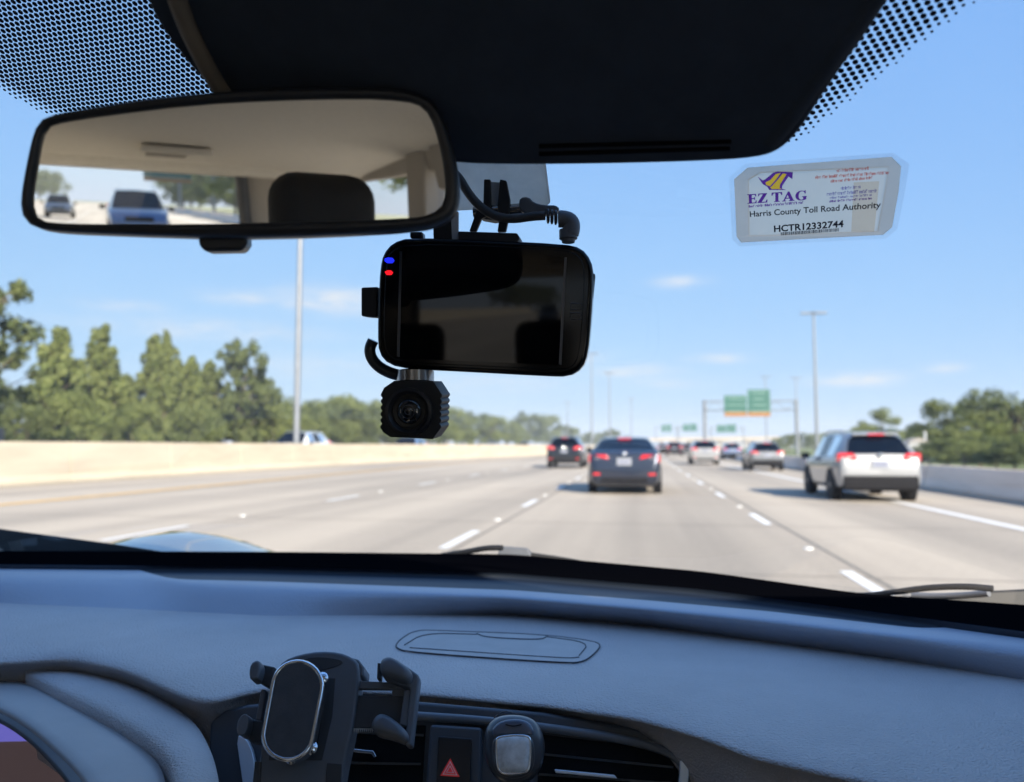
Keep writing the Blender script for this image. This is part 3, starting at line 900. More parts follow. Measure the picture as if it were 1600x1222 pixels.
# ------------------------------------------------------------------ vehicles
def make_car(name, label, paint, kind='suv', W=1.85, H=1.66, L=4.55, glass='car_glass_dark', lower=None, lamp=None):
    t = thing(name, label, 'car', (0, 0, 0), None)
    hw = W / 2; b = .26 if kind != 'sedan' else .2
    k = H / (1.66 if kind != 'sedan' else 1.44)
    if kind == 'sedan':
        # y, zbottom, belt, top, w_belt, w_top, flags
        st = [(-.500, .36, .62, .62, .80, .70), (-.492, .26, .80, .80, .90, .76), (-.480, .22, 1.00, 1.00, .93, .80), (-.455, .20, 1.06, 1.075, .955, .82),
              (-.385, .2, 1.05, 1.09, .98, .84), (-.240, .2, 1.03, 1.40, .995, .68), (-.225, .2, 1.03, 1.405, 1.0, .69), (-.03, .2, .99, 1.45, 1.0, .71), (-.01, .2, .99, 1.45, 1.0, .71), (.115, .2, .96, 1.40, 1.0, .70),
              (.275, .2, .93, .98, .985, .84), (.33, .2, .90, .95, .97, .82), (.44, .2, .80, .84, .93, .76), (.485, .22, .70, .73, .86, .70), (.50, .3, .58, .60, .76, .62)]
        gl_side = [(6, 7), (8, 9)]; rear = (4, 5); front = (9, 10)
    else:
        st = [(-.500, .42, .66, .66, .82, .74), (-.496, .30, .82, .82, .92, .80), (-.488, .26, 1.02, 1.02, .95, .82), (-.478, .25, 1.10, 1.12, .96, .77),
              (-.405, .25, 1.08, 1.56, .985, .62), (-.375, .25, 1.08, 1.60, .99, .65), (-.325, .25, 1.07, 1.625, .995, .67), (-.20, .25, 1.06, 1.655, 1.0, .69), (-.185, .25, 1.06, 1.655, 1.0, .69), (-.005, .25, 1.04, 1.66, 1.0, .70), (.012, .25, 1.04, 1.66, 1.0, .70), (.135, .25, 1.02, 1.62, 1.0, .68),
              (.285, .25, 1.00, 1.05, .985, .84), (.34, .25, .98, 1.03, .97, .82), (.44, .25, .90, .94, .94, .78), (.485, .27, .78, .81, .88, .72), (.50, .34, .62, .64, .78, .64)]
        gl_side = [(6, 7), (8, 9), (10, 11)]; rear = (3, 4); front = (11, 12)
    pts = []
    for (y, zb, zs, zt, ws, wt) in st:
        y *= L; zb *= k; zs *= k; zt *= k; w = hw * ws
        flat = zt - zs < .12
        row = [(0, zb), (w * .80, zb), (w * .965, zb + .10), (w * 1.0, zb + (zs - zb) * .45), (w * .985, zs - .10 * (zs - zb)), (w * .955, zs)]
        if flat: row += [(hw * wt, zs + (zt - zs) * .55), (hw * wt * .72, zs + (zt - zs) * .85), (0, zt)]
        else: row += [(hw * wt * 1.02, zt - .085), (hw * wt * .86, zt - .025), (0, zt)]
        pts.append([Vector((x, y, z)) for x, z in row])
    NR = 9
    def P(i, j, s): q = pts[i][j]; return Vector((q.x * s, q.y, q.z))
    body = MB(); quad = lambda i, j, s: [P(i, j, s), P(i + 1, j, s), P(i + 1, j + 1, s), P(i, j + 1, s)]
    low = MB()
    vidx = {}
    def vid(mb, key, p, store):
        if key not in store: store[key] = len(mb.v); mb.v.append(p)
        return store[key]
    sb, sl = {}, {}
    glass_faces = {'rear_window': [], 'windscreen': []}
    side_w = []
    for i in range(len(st) - 1):
        for j in range(NR - 1):
            for s in (1, -1):
                isg = None
                if (i, i + 1) == rear and j >= 6: isg = 'rear_window'
                elif (i, i + 1) == front and j >= 6: isg = 'windscreen'
                elif (i, i + 1) in gl_side and j == 5: isg = 'side_window'
                q = quad(i, j, s)
                if isg == 'side_window': side_w.append(q)
                elif isg: glass_faces[isg].append(q)
                else:
                    tgt, stt = (low, sl) if (lower and j <= 1) else (body, sb)
                    ids = []
                    for (a, c) in ((i, j), (i + 1, j), (i + 1, j + 1), (i, j + 1)):
                        key = (a, c, s if pts[a][c].x > 1e-6 else 0)
                        ids.append(vid(tgt, key, P(a, c, s), stt))
                    if len(set(ids)) >= 3: tgt.f.append(tuple(dict.fromkeys(ids)))
    for e in (0, len(st) - 1):
        loop = [(e, j, 1 if pts[e][j].x > 1e-6 else 0) for j in range(NR)] + [(e, j, -1) for j in range(NR - 2, 0, -1)]
        body.f.append(tuple(vid(body, key, P(key[0], key[1], key[2] if key[2] else 1), sb) for key in loop))
    o = body.build('body', paint, t, smooth=38); fix_normals(o)
    if lower:
        o = low.build('lower_cladding', lower, t, smooth=38); fix_normals(o)
    def pane(nm, quads):
        mb = MB()
        for q in quads: mb.add(q, [(0, 1, 2, 3)])
        # merge and shrink slightly from the frame
        o = mb.build(nm, glass, t, smooth=60)
        bm = bmesh.new(); bm.from_mesh(o.data); bmesh.ops.remove_doubles(bm, verts=bm.verts, dist=1e-4)
        bmesh.ops.recalc_face_normals(bm, faces=bm.faces); bm.to_mesh(o.data); bm.free()
        return o
    for nm, q in glass_faces.items(): pane(nm, q)
    for q in side_w: pane('side_window', [q])
    # dark cabin inside so panes read as glazed
    zc = st[3][3] * k
    yr = -L * .5
    wr = hw * st[3][4]
    # seats inside
    for sx in (-.36, .36):
        MB().box((sx, L * .02, zc + .02), (.42, .12, .5)).build('seat_back', 'seat', t, bevel=.05)
    MB().box((0, -L * .22, zc - .12), (W * .62, .14, .45)).build('seat_back', 'seat', t, bevel=.05)
    # tail lamps wrap round the corner
    for s in (1, -1):
        if kind == 'sedan':
            z0, z1, xi, xo = .79 * k, .97 * k, hw * .36, hw * .955
            yb, yf = -L * .487, -L * .43
        else:
            z0, z1, xi, xo = .95 * k, 1.14 * k, hw * .50, hw * .972
            yb, yf = -L * .492, -L * .43
        pr = [(s * xi, z0 + .035), (s * (xi + .12), z1), (s * xo, z1), (s * (xo + .005), z0 - .01), (s * (xi + .2), z0)]
        tl = MB().prism([(x, yb - .006 + (abs(x) / hw) ** 8 * .06, z) for x, z in pr], [(x * 1.005, yf, z) for x, z in pr]).build('tail_light', lamp or 'tail_red', t, bevel=.015)
        fix_normals(tl)
        MB().box((s * (hw * .72), yb - .012 + .02, (z0 + z1) / 2 - .01), (hw * .12, .02, .03)).build('lamp_strip', 'tail_clear', tl)
        MB().box((s * hw * .74, -L * .497 - (.022 if lower else .004), .50 * k), (.17, .03, .05)).build('reflector', 'tail_red', t)
        # head lamps
        hl = MB().prism([(s * hw * .50, L * .488, .66 * k), (s * hw * .86, L * .470, .68 * k), (s * hw * .90, L * .452, .80 * k), (s * hw * .55, L * .478, .75 * k)], [(s * hw * .50, L * .44, .66 * k), (s * hw * .86, L * .42, .68 * k), (s * hw * .90, L * .41, .80 * k), (s * hw * .55, L * .44, .75 * k)]).build('headlight', 'head_lamp', t, bevel=.01)
        fix_normals(hl)
        # door mirrors
        MB().box((s * (hw + .12), L * .19, 1.05 * k), (.2, .1, .14)).build('side_mirror', 'car_black_trim', t, bevel=.03)
        # wheels
        for yw in (-L * .30, L * .305):
            arch = MB().lathe((s * (hw * .80), yw, .335), (s, 0, 0), [(.385, 0), (.385, hw * .20 - .004 + .008)], 24).build('wheel_arch', 'car_black_trim', t, smooth=40)
            wv = MB().lathe((s * (hw - .21), yw, .33), (s, 0, 0), [(.25, 0), (.32, .01), (.33, .04), (.33, .18), (.32, .215), (.23, .222)], 24).build('wheel', 'tyre', t, smooth=35)
            MB().lathe((s * (hw - .01), yw, .33), (s, 0, 0), [(.23, 0), (.225, .022), (.19, .012), (.06, .022)], 20).build('rim', 'rim', wv, smooth=35)
    MB().box((0, L * .498, .70 * k), (hw * .9, .05, .16)).build('grille', 'car_black_trim', t, bevel=.01)
    MB().box((0, L * .50, .42 * k), (hw * 1.2, .05, .14)).build('air_intake', 'car_black_trim', t, bevel=.01)
    if kind == 'sedan':
        zp, yp, zbr, ybr = .80 * k, -L * .4935, 1.375 * k, -L * .262
    else:
        zp, yp, zbr, ybr = .88 * k, -L * .4965, 1.575 * k, -L * .424
        MB().box((0, -L * .405, 1.585 * k), (hw * 1.14, .16, .04)).build('roof_spoiler', paint, t, bevel=.015)
        for s in (1, -1):
            MB().tube([(s * hw * .63, -L * .34, 1.60 * k), (s * hw * .64, -L * .29, 1.665 * k), (s * hw * .65, L * .02, 1.69 * k), (s * hw * .63, L * .1, 1.62 * k)], .018, 6).build('roof_rail', 'rim', t)
    p = MB().box((0, yp - .012, zp), (.36, .02, .18)).build('license_plate', 'plate_white', t, bevel=.008)
    mb = MB()
    for q in range(6): mb.box((-.115 + q * .046, yp - .024, zp - .005), (.026, .006, .075))
    mb.build('plate_print', 'plate_ink', p, kind='stuff')
    MB().box((0, ybr - .02, zbr), (.34, .05, .035)).build('brake_light', 'tail_red', t, bevel=.01)
    if lower: MB().box((0, -L * .494, .45 * k), (hw * 1.78, .10, .34 * k)).build('bumper_insert', 'car_black_trim', t, bevel=.045)
    else: MB().box((0, -L * .497, .36 * k), (hw * 1.25, .06, .12)).build('bumper_insert', 'car_black_trim', t, bevel=.02)
    MB().lathe((0, yp - .006, zp + .19), (0, -1, 0), [(.05, 0), (.05, .012), (.04, .016)], 18).build('badge', 'chrome', t)
    return t
def put(t, X, Yaxle, L=4.55, yaw=None):
    Y = Yaxle + L * .30
    a = -math.atan((cx(Y + 1) - cx(Y - 1)) / 2) if yaw is None else yaw
    t.location = (X, Y, 0)
    t.rotation_euler = (0, 0, a)
car_paint('paint_navy', (.014, .020, .038), metal=.4, rough=.3)
car_paint('paint_black', (.008, .009, .013), metal=.3, rough=.3)
car_paint('paint_silver', (.125, .13, .142), metal=.5, rough=.3)
car_paint('paint_whitecar', (.22, .225, .235), metal=.1, rough=.3)
car_paint('paint_bright', (.74, .75, .76), metal=.0, rough=.3)
car_paint('paint_greycar', (.32, .34, .38), metal=.6, rough=.3)
car_paint('paint_bluecar', (.10, .14, .24), metal=.4, rough=.3)
def place(t, u, d, L=4.55, yaw=None):
    X = on_y(u, 697, d).x
    put(t, X, d, L, yaw)
GC = 'cars on the roadway ahead'
c = make_car('car', 'dark blue sedan straight ahead, nearest car in our lane', 'paint_navy', 'sedan', 1.84, 1.46, 4.7, 'car_glass'); place(c, 976, 20.4, 4.7); c['group'] = GC
suv_black = make_car('car', 'black sport utility car ahead in the left lane', 'paint_black', 'suv', 1.96, 1.74, 4.7); place(suv_black, 884, 43, 4.7); suv_black['group'] = GC
c = make_car('car', 'white sport utility car with dark lower bumper, nearest at right', 'paint_whitecar', 'suv', 1.72, 1.53, 4.0, 'car_glass_dark', 'car_black_trim'); place(c, 1358, 18.5, 4.0); c['group'] = GC
white_near = c
def again(src, label, u, d, paint=None, L=4.55, s=1.0):
    t = copy_tree(src); t['label'] = label; t['group'] = GC
    if paint:
        for ch in t.children:
            if ch.name.split('.')[0] in ('body', 'roof_spoiler'):
                ch.data = ch.data.copy(); ch.data.materials[0] = MATS[paint]
    t.scale = (s, s, s)
    place(t, u, d, L)
    return t
again(white_near, 'silver grey hatchback ahead at right beside the gantry post', 1197, 39.5, 'paint_silver', s=.92)
again(suv_black, 'white car ahead in the right lane, left of the gantry signs', 1101, 52, 'paint_whitecar', s=.92)
sedan_far = again(white_near, 'small dark car between the white and the silver car ahead', 1144, 72, 'paint_bluecar', s=.97)
again(suv_black, 'tiny far dark car just right of the sedan roof', 1054, 98, None)
again(white_near, 'tiny far pale car in the distant traffic, middle of the lanes', 1074, 112, 'paint_silver')
again(white_near, 'tiny far grey car beside the sedan tail light', 1036, 118, 'paint_greycar')
again(suv_black, 'tiny far blue car farthest in the distant traffic', 1064, 150, 'paint_bluecar')
# oncoming traffic beyond the median
def oncoming(src, label, u, X, paint, s=1.0, lift=0):
    t = copy_tree(src); t['label'] = label; t['group'] = 'oncoming cars behind the median barrier'
    for ch in t.children:
        if ch.name.split('.')[0] in ('body', 'roof_spoiler'):
            ch.data = ch.data.copy(); ch.data.materials[0] = MATS[paint]
    Y = Yat(u, X); t.location = (X, Y, 0); t.rotation_euler = (0, 0, math.pi); t.scale = (s, s, s)
    return t
oncoming(suv_black, 'white oncoming car, roof showing over the barrier near the light pole', 468, -25.5, 'paint_bright', 1.32)
oncoming(white_near, 'blue oncoming car, roof showing under the small round camera', 640, -23.5, 'paint_bluecar', 1.42)
oncoming(suv_black, 'tiny white oncoming car, roof showing left of the black car', 820, -25.5, 'paint_bright', 1.3)
# following traffic for the mirror
t = copy_tree(suv_black); t['label'] = 'blue grey car following behind, front seen in the rear view mirror'; t['group'] = 'following cars seen in the mirror'
for ch in t.children:
    if ch.name.split('.')[0] in ('body', 'roof_spoiler'):
        ch.data = ch.data.copy(); ch.data.materials[0] = MATS['paint_bluecar']
t.location = (.55, -31, 0)
t = copy_tree(white_near); t['label'] = 'white car farther behind in the left lane, seen in the mirror'; t['group'] = 'following cars seen in the mirror'
t.location = (-3.4, -62, 0)
t = copy_tree(white_near); t['label'] = 'white car behind at right, seen in the mirror right end'; t['group'] = 'following cars seen in the mirror'
t.location = (6.3, -13.5, 0)
for ch in t.children:
    if ch.name.split('.')[0] in ('body', 'roof_spoiler'):
        ch.data = ch.data.copy(); ch.data.materials[0] = MATS['paint_bluecar']

# ------------------------------------------------------------------ our car: shell, glass, hood, wipers
XC = -.33
HW = .88
def wy(x, z): return 1.372 - .13 * (x + .35) - .30 * (x + .35) ** 2 - (z - 1.01) / .58
def on_glass(u, v, off=0.0, dy=0.0):
    d = ray(u, v); a, b = .05, 1.6
    for _ in range(50):
        m = (a + b) / 2; p = C_ + d * m
        if p.y < wy(p.x, p.z) + dy: a = m
        else: b = m
    p = C_ + d * a
    return p - glass_n(p) * off
def glass_n(p):
    e = .01
    tx = Vector((2 * e, wy(p.x + e, p.z) - wy(p.x - e, p.z), 0)); tz = Vector((0, wy(p.x, p.z + e) - wy(p.x, p.z - e), 2 * e))
    n = tz.cross(tx)
    return n.normalized() if n.y > 0 else -n.normalized()      # points outward (ahead)
cabin = thing('car_cabin', 'our own car around the camera: roof, pillars, doors, glass and hood', 'car', (XC, 0, 0))
vs = []; fs = []
NX, NZ = 24, 14
for j in range(NZ + 1):
    z = .99 + (1.56 - .99) * j / NZ
    for i in range(NX + 1):
        x = XC - .97 + 1.94 * i / NX
        vs.append((x, wy(x, z), z))
for j in range(NZ):
    for i in range(NX):
        a = j * (NX + 1) + i; fs.append((a, a + 1, a + NX + 2, a + NX + 1))
part('windshield', vs, fs, 'windshield_glass', cabin, smooth=180)
# ceramic dot band along the windshield top
poly = [(-120, -120), (-120, 78), (0, 140), (75, 178), (300, 240), (600, 250), (1000, 245), (1245, 222), (1525, 0), (1640, -120)]
def inside(pt, pg):
    x, y = pt; c = False; n = len(pg)
    for i in range(n):
        (x1, y1), (x2, y2) = pg[i], pg[(i + 1) % n]
        if (y1 > y) != (y2 > y) and x < (x2 - x1) * (y - y1) / (y2 - y1) + x1: c = not c
    return c
def dist_edge(pt, pg):
    best = 1e9
    for i in range(1, len(pg) - 1):
        a = Vector(pg[i]); b = Vector(pg[i + 1]); p = Vector(pt)
        ab = b - a; t_ = max(0, min(1, (p - a).dot(ab) / ab.length_squared)); best = min(best, (a + ab * t_ - p).length)
    return best
mb = MB()
pitch = .0046
j = 0
s_len = 1.0 / math.sin(math.atan(.58))
z = 1.30
while z < 1.555:
    i = 0
    x = -.72 + (pitch / 2 if j % 2 else 0)
    while x < .34:
        p = Vector((x, wy(x, z), z)); u_, v_ = proj(p)
        if inside((u_, v_), poly):
            de = dist_edge((u_, v_), poly)
            r = pitch * .40 * (min(1.0, .38 + de / 34) if u_ > 700 else min(1.14, .6 + de / 30))
            n_ = glass_n(p); tx = Vector((1, (wy(x + .01, z) - wy(x - .01, z)) / .02, 0)).normalized(); tz = n_.cross(tx).normalized()
            c0 = p - n_ * .0008
            mb.add([c0 + tx * r * math.cos(k * math.pi / 4) + tz * r * math.sin(k * math.pi / 4) for k in range(8)], [tuple(range(8))])
        x += pitch
    z += pitch * .866 / s_len
    j += 1
mb.build('frit_dots', 'frit', cabin, kind='stuff')
# roof lining, curved
def roofz(y): return 1.575 - .030 * max(0, -y - .2) ** 2
vs = []; fs = []
yr = [wy(XC, 1.56) + .12, .30, .1, -.3, -.8, -1.3, -1.7, -2.0, -2.2]
for y in yr:
    for i in range(13):
        s_ = -1 + 2 * i / 12
        yy = min(y, wy(XC + s_ * HW * .95, 1.556) - .01) if y > .2 else y
        vs.append((XC + s_ * HW * .95, yy, roofz(y) - .055 * abs(s_) ** 5))
for j in range(len(yr) - 1):
    for i in range(12): a = j * 13 + i; fs.append((a, a + 1, a + 14, a + 13))
rf = part('roof_lining', vs, fs, 'headliner', cabin, smooth=180)
vs2 = [(x * 1.0, y, z + .03) for x, y, z in vs]
part('roof_skin', vs2, [tuple(reversed(q)) for q in fs], 'paint_black', cabin, smooth=180)
# dome lamp on the lining
dl = MB().box((-.10, -1.78, roofz(-1.78) - .012), (.20, .13, .022)).build('dome_lamp', 'headliner', cabin, bevel=.008)
MB().box((-.13, -1.78, roofz(-1.78) - .026), (.11, .08, .008)).build('lamp_cover', 'trim_grey', dl, bevel=.003)
for s in (1, -1):
    xs = XC + s * HW
    # A-pillar along windshield edge
    pa = [Vector((XC + s * .97, wy(XC + s * .97, z), z)) for z in (.95, 1.15, 1.35, 1.56)]
    MB().tube(pa, .05, 10).build('a_pillar', 'trim_grey', cabin, smooth=60)
    ed = [(wy(xs, z) + .02, z) for z in (1.0, 1.15, 1.3, 1.45, 1.54)]
    sp = [(-.02, .97), (ed[0][0], .97)] + ed + [(-.12, 1.55)]
    o = MB().prism([(xs + s * .02 - s * .09 * max(0, (z - .97)) / .58, y, z) for y, z in sp], [(xs - s * .03 - s * .09 * max(0, (z - .97)) / .58, y, z) for y, z in sp]).build('sun_block_panel', 'trim_grey', cabin); fix_normals(o)  # added solid side panel, out of view, blocks sun from the dash
    MB().box((xs, .62, .52), (.08, 1.3, .92)).build('cowl_side', 'beige_trim', cabin, bevel=.02)
    MB().box((xs, -1.22, .52), (.08, 2.35, .92)).build('door_panel', 'beige_trim', cabin, bevel=.02)
    def pillar(nm, y0, y1, lean=0):
        mbp = MB(); zt = roofz((y0 + y1) / 2) - .03
        mbp.prism([(xs - s * .05, y0, .96), (xs - s * .05, y1, .96), (xs - s * .09, y1 + lean, zt), (xs - s * .09, y0 + lean, zt)], [(xs + s * .02, y0, .96), (xs + s * .02, y1, .96), (xs - s * .02, y1 + lean, zt), (xs - s * .02, y0 + lean, zt)])
        o = mbp.build(nm, 'trim_grey', cabin, bevel=.01); fix_normals(o)
    pillar('b_pillar', -.85, -.67)
    pillar('c_pillar', -1.32, -1.18, .02)
    o = MB().prism([(XC + s * .50, -2.22, .98), (XC + s * .86, -2.22, .98), (XC + s * .80, -2.14, 1.47), (XC + s * .46, -2.14, 1.47)], [(XC + s * .50, -2.3, .98), (XC + s * .86, -2.3, .98), (XC + s * .80, -2.2, 1.47), (XC + s * .46, -2.2, 1.47)]).build('rear_pillar_trim', 'trim_grey', cabin, bevel=.01); fix_normals(o)
    MB().tube([(XC + s * .505, -2.21, .98), (XC + s * .465, -2.13, 1.46)], .022, 8).build('rear_seal', 'panel_dark', cabin, smooth=60)
    pillar('d_pillar', -2.40, -2.12, .12)
    for (ya_, yb_, za_, zb_) in ((.0, -1.1, 1.41, 1.40), (-1.102, -2.15, 1.45, 1.43)):  # front run hangs low, shaped to keep sun off the dash
        o = MB().prism([(xs - s * .065, ya_, za_), (xs - s * .065, yb_, zb_), (xs - s * .10, yb_, 1.52), (xs - s * .10, ya_, 1.56)], [(xs - s * .03, ya_, za_), (xs - s * .03, yb_, zb_), (xs - s * .03, yb_, 1.54), (xs - s * .03, ya_, 1.60)]).build('roof_rail_trim', 'trim_grey', cabin, bevel=.008); fix_normals(o)
    MB().add([(xs + s * .0, .52, .97), (xs, -2.12, .97), (xs - s * .045, -2.05, 1.47), (xs - s * .045, .0, 1.47)], [(0, 1, 2, 3)]).build('side_glass', 'cabin_glass', cabin)
MB().box((XC, -2.36, .56), (1.6, .10, .96)).build('tailgate', 'beige_trim', cabin, bevel=.02)
MB().box((XC, -2.13, 1.462), (1.4, .14, .05)).build('rear_header', 'headliner', cabin, bevel=.015)
MB().add([(XC - .7, -2.37, 1.03), (XC + .7, -2.37, 1.03), (XC + .62, -2.2, 1.45), (XC - .62, -2.2, 1.45)], [(0, 1, 2, 3)]).build('rear_glass', 'cabin_glass', cabin)
MB().box((XC, -.6, .10), (1.56, 3.8, .06)).build('floor', 'carpet', cabin)
MB().box((XC, 1.02, .5), (1.56, .04, .9)).build('firewall', 'cavity', cabin)
# hood
vs = []; fs = []
hy = [1.36, 1.45, 1.6, 1.8, 2.0, 2.2, 2.35]
for y in hy:
    t_ = (y - 1.36) / 1.0
    for i in range(25):
        s_ = -1 + 2 * i / 24
        x = XC + s_ * .84
        zz = .955 - .09 * t_ - .10 * t_ ** 3
        bulge = .135 * math.exp(-((s_ + .90) / .26) ** 2) * math.exp(-((y - 1.86) / .34) ** 2)
        bulge2 = -.03 * math.exp(-((s_ - .80) / .20) ** 2) * math.exp(-((y - 1.75) / .34) ** 2)
        vs.append((x, y - .1 * s_ ** 2 * 2, zz + bulge + bulge2 - .03 * abs(s_) ** 6))
for j in range(len(hy) - 1):
    for i in range(24): a = j * 25 + i; fs.append((a, a + 1, a + 26, a + 25))
part('hood', vs, fs, 'hood_paint', cabin, smooth=180, sub=1)
MB().box((XC, 2.1, .55), (1.6, .4, .5)).build('front_bumper', 'hood_paint', cabin, bevel=.05)
# cowl outside the glass
vs = []; fs = []
for i in range(31):
    x = XC - .84 + 1.68 * i / 30
    y = wy(x, 1.0)
    vs += [(x, y + .01, .985), (x, y + .12, .975), (x, y + .16, .93)]
for i in range(30):
    for k in range(2): a = i * 3 + k; fs.append((a, a + 1, a + 4, a + 3))
part('cowl', vs, fs, 'rubber', cabin, smooth=60)
# wipers lie just outside the glass
def wp(pts, dy=.03): return [on_glass(u, v, 0, dy) for u, v in smooth_poly(pts, 2, False)]
wip = thing('wiper', 'black windshield wiper parked along the windshield bottom at right', 'wiper', on_glass(1390, 930, 0, .03), 'windshield wipers')
MB().tube(wp([(1300, 926), (1345, 932), (1400, 925), (1450, 918), (1510, 916), (1552, 920)]), .0042, 8).build('arm', 'rubber', wip, smooth=60)
MB().tube(wp([(1425, 930), (1460, 932), (1500, 931), (1545, 927)], .05), .0045, 8).build('blade', 'lever', wip, smooth=60)
slab('cowl_corner', smooth_poly([(1350, 950), (1400, 934), (1470, 926), (1560, 922), (1680, 916), (1720, 980), (1350, 980)], 1), Plane(on_glass(1500, 940, 0, .07), (0, -1, .3)), .05, 'rubber', cabin, bevel=.005)
wip = thing('wiper', 'black windshield wiper pivot behind the middle of the dashboard', 'wiper', on_glass(795, 862, 0, .03), 'windshield wipers')
MB().tube(wp([(690, 868), (730, 862), (760, 856), (785, 856)]), .0050, 8).build('arm', 'rubber', wip, smooth=60)
slab('pivot_cover', [(772, 876), (783, 853), (824, 856), (838, 878)], Plane(on_glass(795, 862, 0, .05), (0, -1, .25)), .03, 'panel_dark', wip, bevel=.003)
MB().tube(wp([(830, 867), (880, 873), (950, 886)]), .0045, 8, r_end=.002).build('blade', 'rubber', wip, smooth=60)
wip = thing('wiper', 'black windshield wiper resting at the far left windshield corner', 'wiper', on_glass(60, 845, 0, .03), 'windshield wipers')
slab('arm', [(-60, 822), (0, 826), (90, 838), (180, 850), (270, 864), (270, 880), (-60, 880)], Plane(on_glass(90, 848, 0, .04), (0, -1, .3)), .012, 'rubber', wip, bevel=.003)

# ------------------------------------------------------------------ dashboard
dash = thing('dashboard', 'grained blue grey dashboard across the bottom of the picture', 'dashboard', (XC, .9, 0))
def interp(tab, u):
    if u <= tab[0][0]: return tab[0][1]
    for (a, b), (c, d) in zip(tab, tab[1:]):
        if u <= c: return b + (d - b) * (u - a) / (c - a)
    return tab[-1][1]
def smooth_tab(tab, u, w=22):
    return sum(interp(tab, u + k * w) for k in (-1, -.5, 0, .5, 1)) / 5
rows = {
 'r0': ([(-250, 860), (400, 862), (800, 866), (1100, 893), (1350, 928), (1600, 945), (1850, 965)], 1.008),
 'r1': ([(-250, 880), (220, 884), (400, 885), (800, 896), (1100, 921), (1450, 967), (1600, 987), (1850, 1020)], 1.000),
 'r2': ([(-250, 881), (205, 885.5), (235, 896), (265, 905), (400, 908), (800, 922), (1000, 937), (1200, 955), (1400, 978), (1440, 982), (1480, 980), (1540, 981), (1600, 988), (1850, 1021)], .993),
 'r3': ([(-250, 900), (0, 903), (220, 905), (290, 916), (400, 921), (800, 936), (1000, 953), (1200, 973), (1400, 997), (1600, 1018), (1850, 1055)], .990),
 'r4': ([(-250, 936), (0, 942), (200, 951), (420, 962), (800, 960), (1000, 976), (1200, 1003), (1400, 1030), (1600, 1062), (1850, 1100)], .961),
 'r4b': ([(-250, 948), (0, 953), (200, 962), (420, 973), (800, 974), (1000, 992), (1200, 1021), (1400, 1050), (1600, 1083), (1850, 1120)], .962),
 'r5': ([(-250, 995), (0, 1000), (200, 1006), (420, 1022), (800, 1030), (1000, 1060), (1200, 1100), (1400, 1125), (1600, 1150), (1850, 1180)], .963),
 'r6': ([(-250, 1040), (0, 1034), (110, 1028), (200, 1045), (290, 1083), (330, 1093), (370, 1080), (430, 1072), (650, 1080), (850, 1098), (1000, 1120), (1100, 1148), (1180, 1178), (1300, 1205), (1450, 1235), (1850, 1290)], .955),
 'r7': ([(-250, 1052), (0, 1046), (110, 1040), (200, 1057), (290, 1098), (330, 1110), (370, 1095), (430, 1085), (650, 1092), (850, 1110), (1000, 1133), (1100, 1162), (1180, 1194), (1300, 1221), (1450, 1250), (1850, 1305)], .944),
}
US = [-240 + 20 * i for i in range(105)]
grid = {}
for k, (tab, z) in rows.items():
    grid[k] = [on_z(u, smooth_tab(tab, u), z) for u in US]
grid['r8'] = [p + Vector((0, .012, -.022)) for p in grid['r7']]
grid['r9'] = [p + Vector((0, .03, -.10)) for p in grid['r7']]
def loft(name, keys, m, sub=0, smooth=180, extra=3):
    n = len(US); rws = [grid[k] for k in keys]
    full = []
    for i in range(len(rws) - 1):
        p0 = rws[max(0, i - 1)]; p1 = rws[i]; p2 = rws[i + 1]; p3 = rws[min(len(rws) - 1, i + 2)]
        for e in range(extra):
            t_ = e / extra
            full.append([.5 * ((2 * b) + (c - a) * t_ + (2 * a - 5 * b + 4 * c - d) * t_ ** 2 + (3 * b - a - 3 * c + d) * t_ ** 3) for a, b, c, d in zip(p0, p1, p2, p3)])
    full.append(rws[-1])
    vs = [p for r in full for p in r]; fs = []
    for j in range(len(full) - 1):
        for i in range(n - 1): a = j * n + i; fs.append((a, a + 1, a + n + 1, a + n))
    return part(name, vs, fs, m, dash, smooth=smooth), vs, fs
loft('windshield_seal', ['r0', 'r1'], 'black_seal', extra=1)
# defroster trench sits in a shallow groove
grid['t1'] = [p + Vector((0, -.002, -.010)) for p in grid['r1']]
loft('defroster_trench', ['r1', 't1', 'r2'], 'dash_trench', extra=2)
_, dv1, df1 = loft('dash_lip', ['r2', 'r3', 'r4'], 'dash_lip', extra=4)
pad, dv, df = loft('dash_pad', ['r4', 'r4b', 'r5', 'r6', 'r7', 'r8', 'r9'], 'dash_pad', extra=4)
bvh = BVHTree.FromPolygons([Vector(p) for p in dv], df)
def on_pad(u, v, off=0.0):
    h = bvh.ray_cast(C_, ray(u, v).normalized())
    if h[0] is None: return on_z(u, v, .96)
    n_ = h[1] if h[1].z > 0 else -h[1]
    return h[0] + n_ * off
def decal(name, px, m, parent, off=.002, th=.004, rnd=0, bevel=.0):
    if rnd: px = smooth_poly(px, rnd)
    fr = [on_pad(u, v, off) for u, v in px]; bk = [p - Vector((0, 0, th)) for p in fr]
    o = MB().prism(fr, bk).build(name, m, parent, bevel=bevel); fix_normals(o); return o
spk = [(648, 986), (690, 987), (850, 993), (925, 1003), (940, 1009), (930, 1022), (912, 1036), (885, 1038), (640, 1021), (617, 1014), (622, 1003)]
sg = decal('speaker_cover', spk, 'speaker_mesh', dash, .0012, .01, 1, .001)
inn = [(662, 990), (850, 997), (918, 1006), (903, 1020), (888, 1030), (640, 1014), (632, 1009)]
MB().tube([on_pad(u, v, .0012) for u, v in smooth_poly(spk, 2)], .0008, 6, closed=True).build('groove', 'dash_trench', sg, smooth=60)
MB().tube([on_pad(u, v, .0016) for u, v in smooth_poly([(632, 1010), (662, 991), (745, 993)], 2, False)], .0006, 6).build('inner_groove', 'dash_trench', sg)
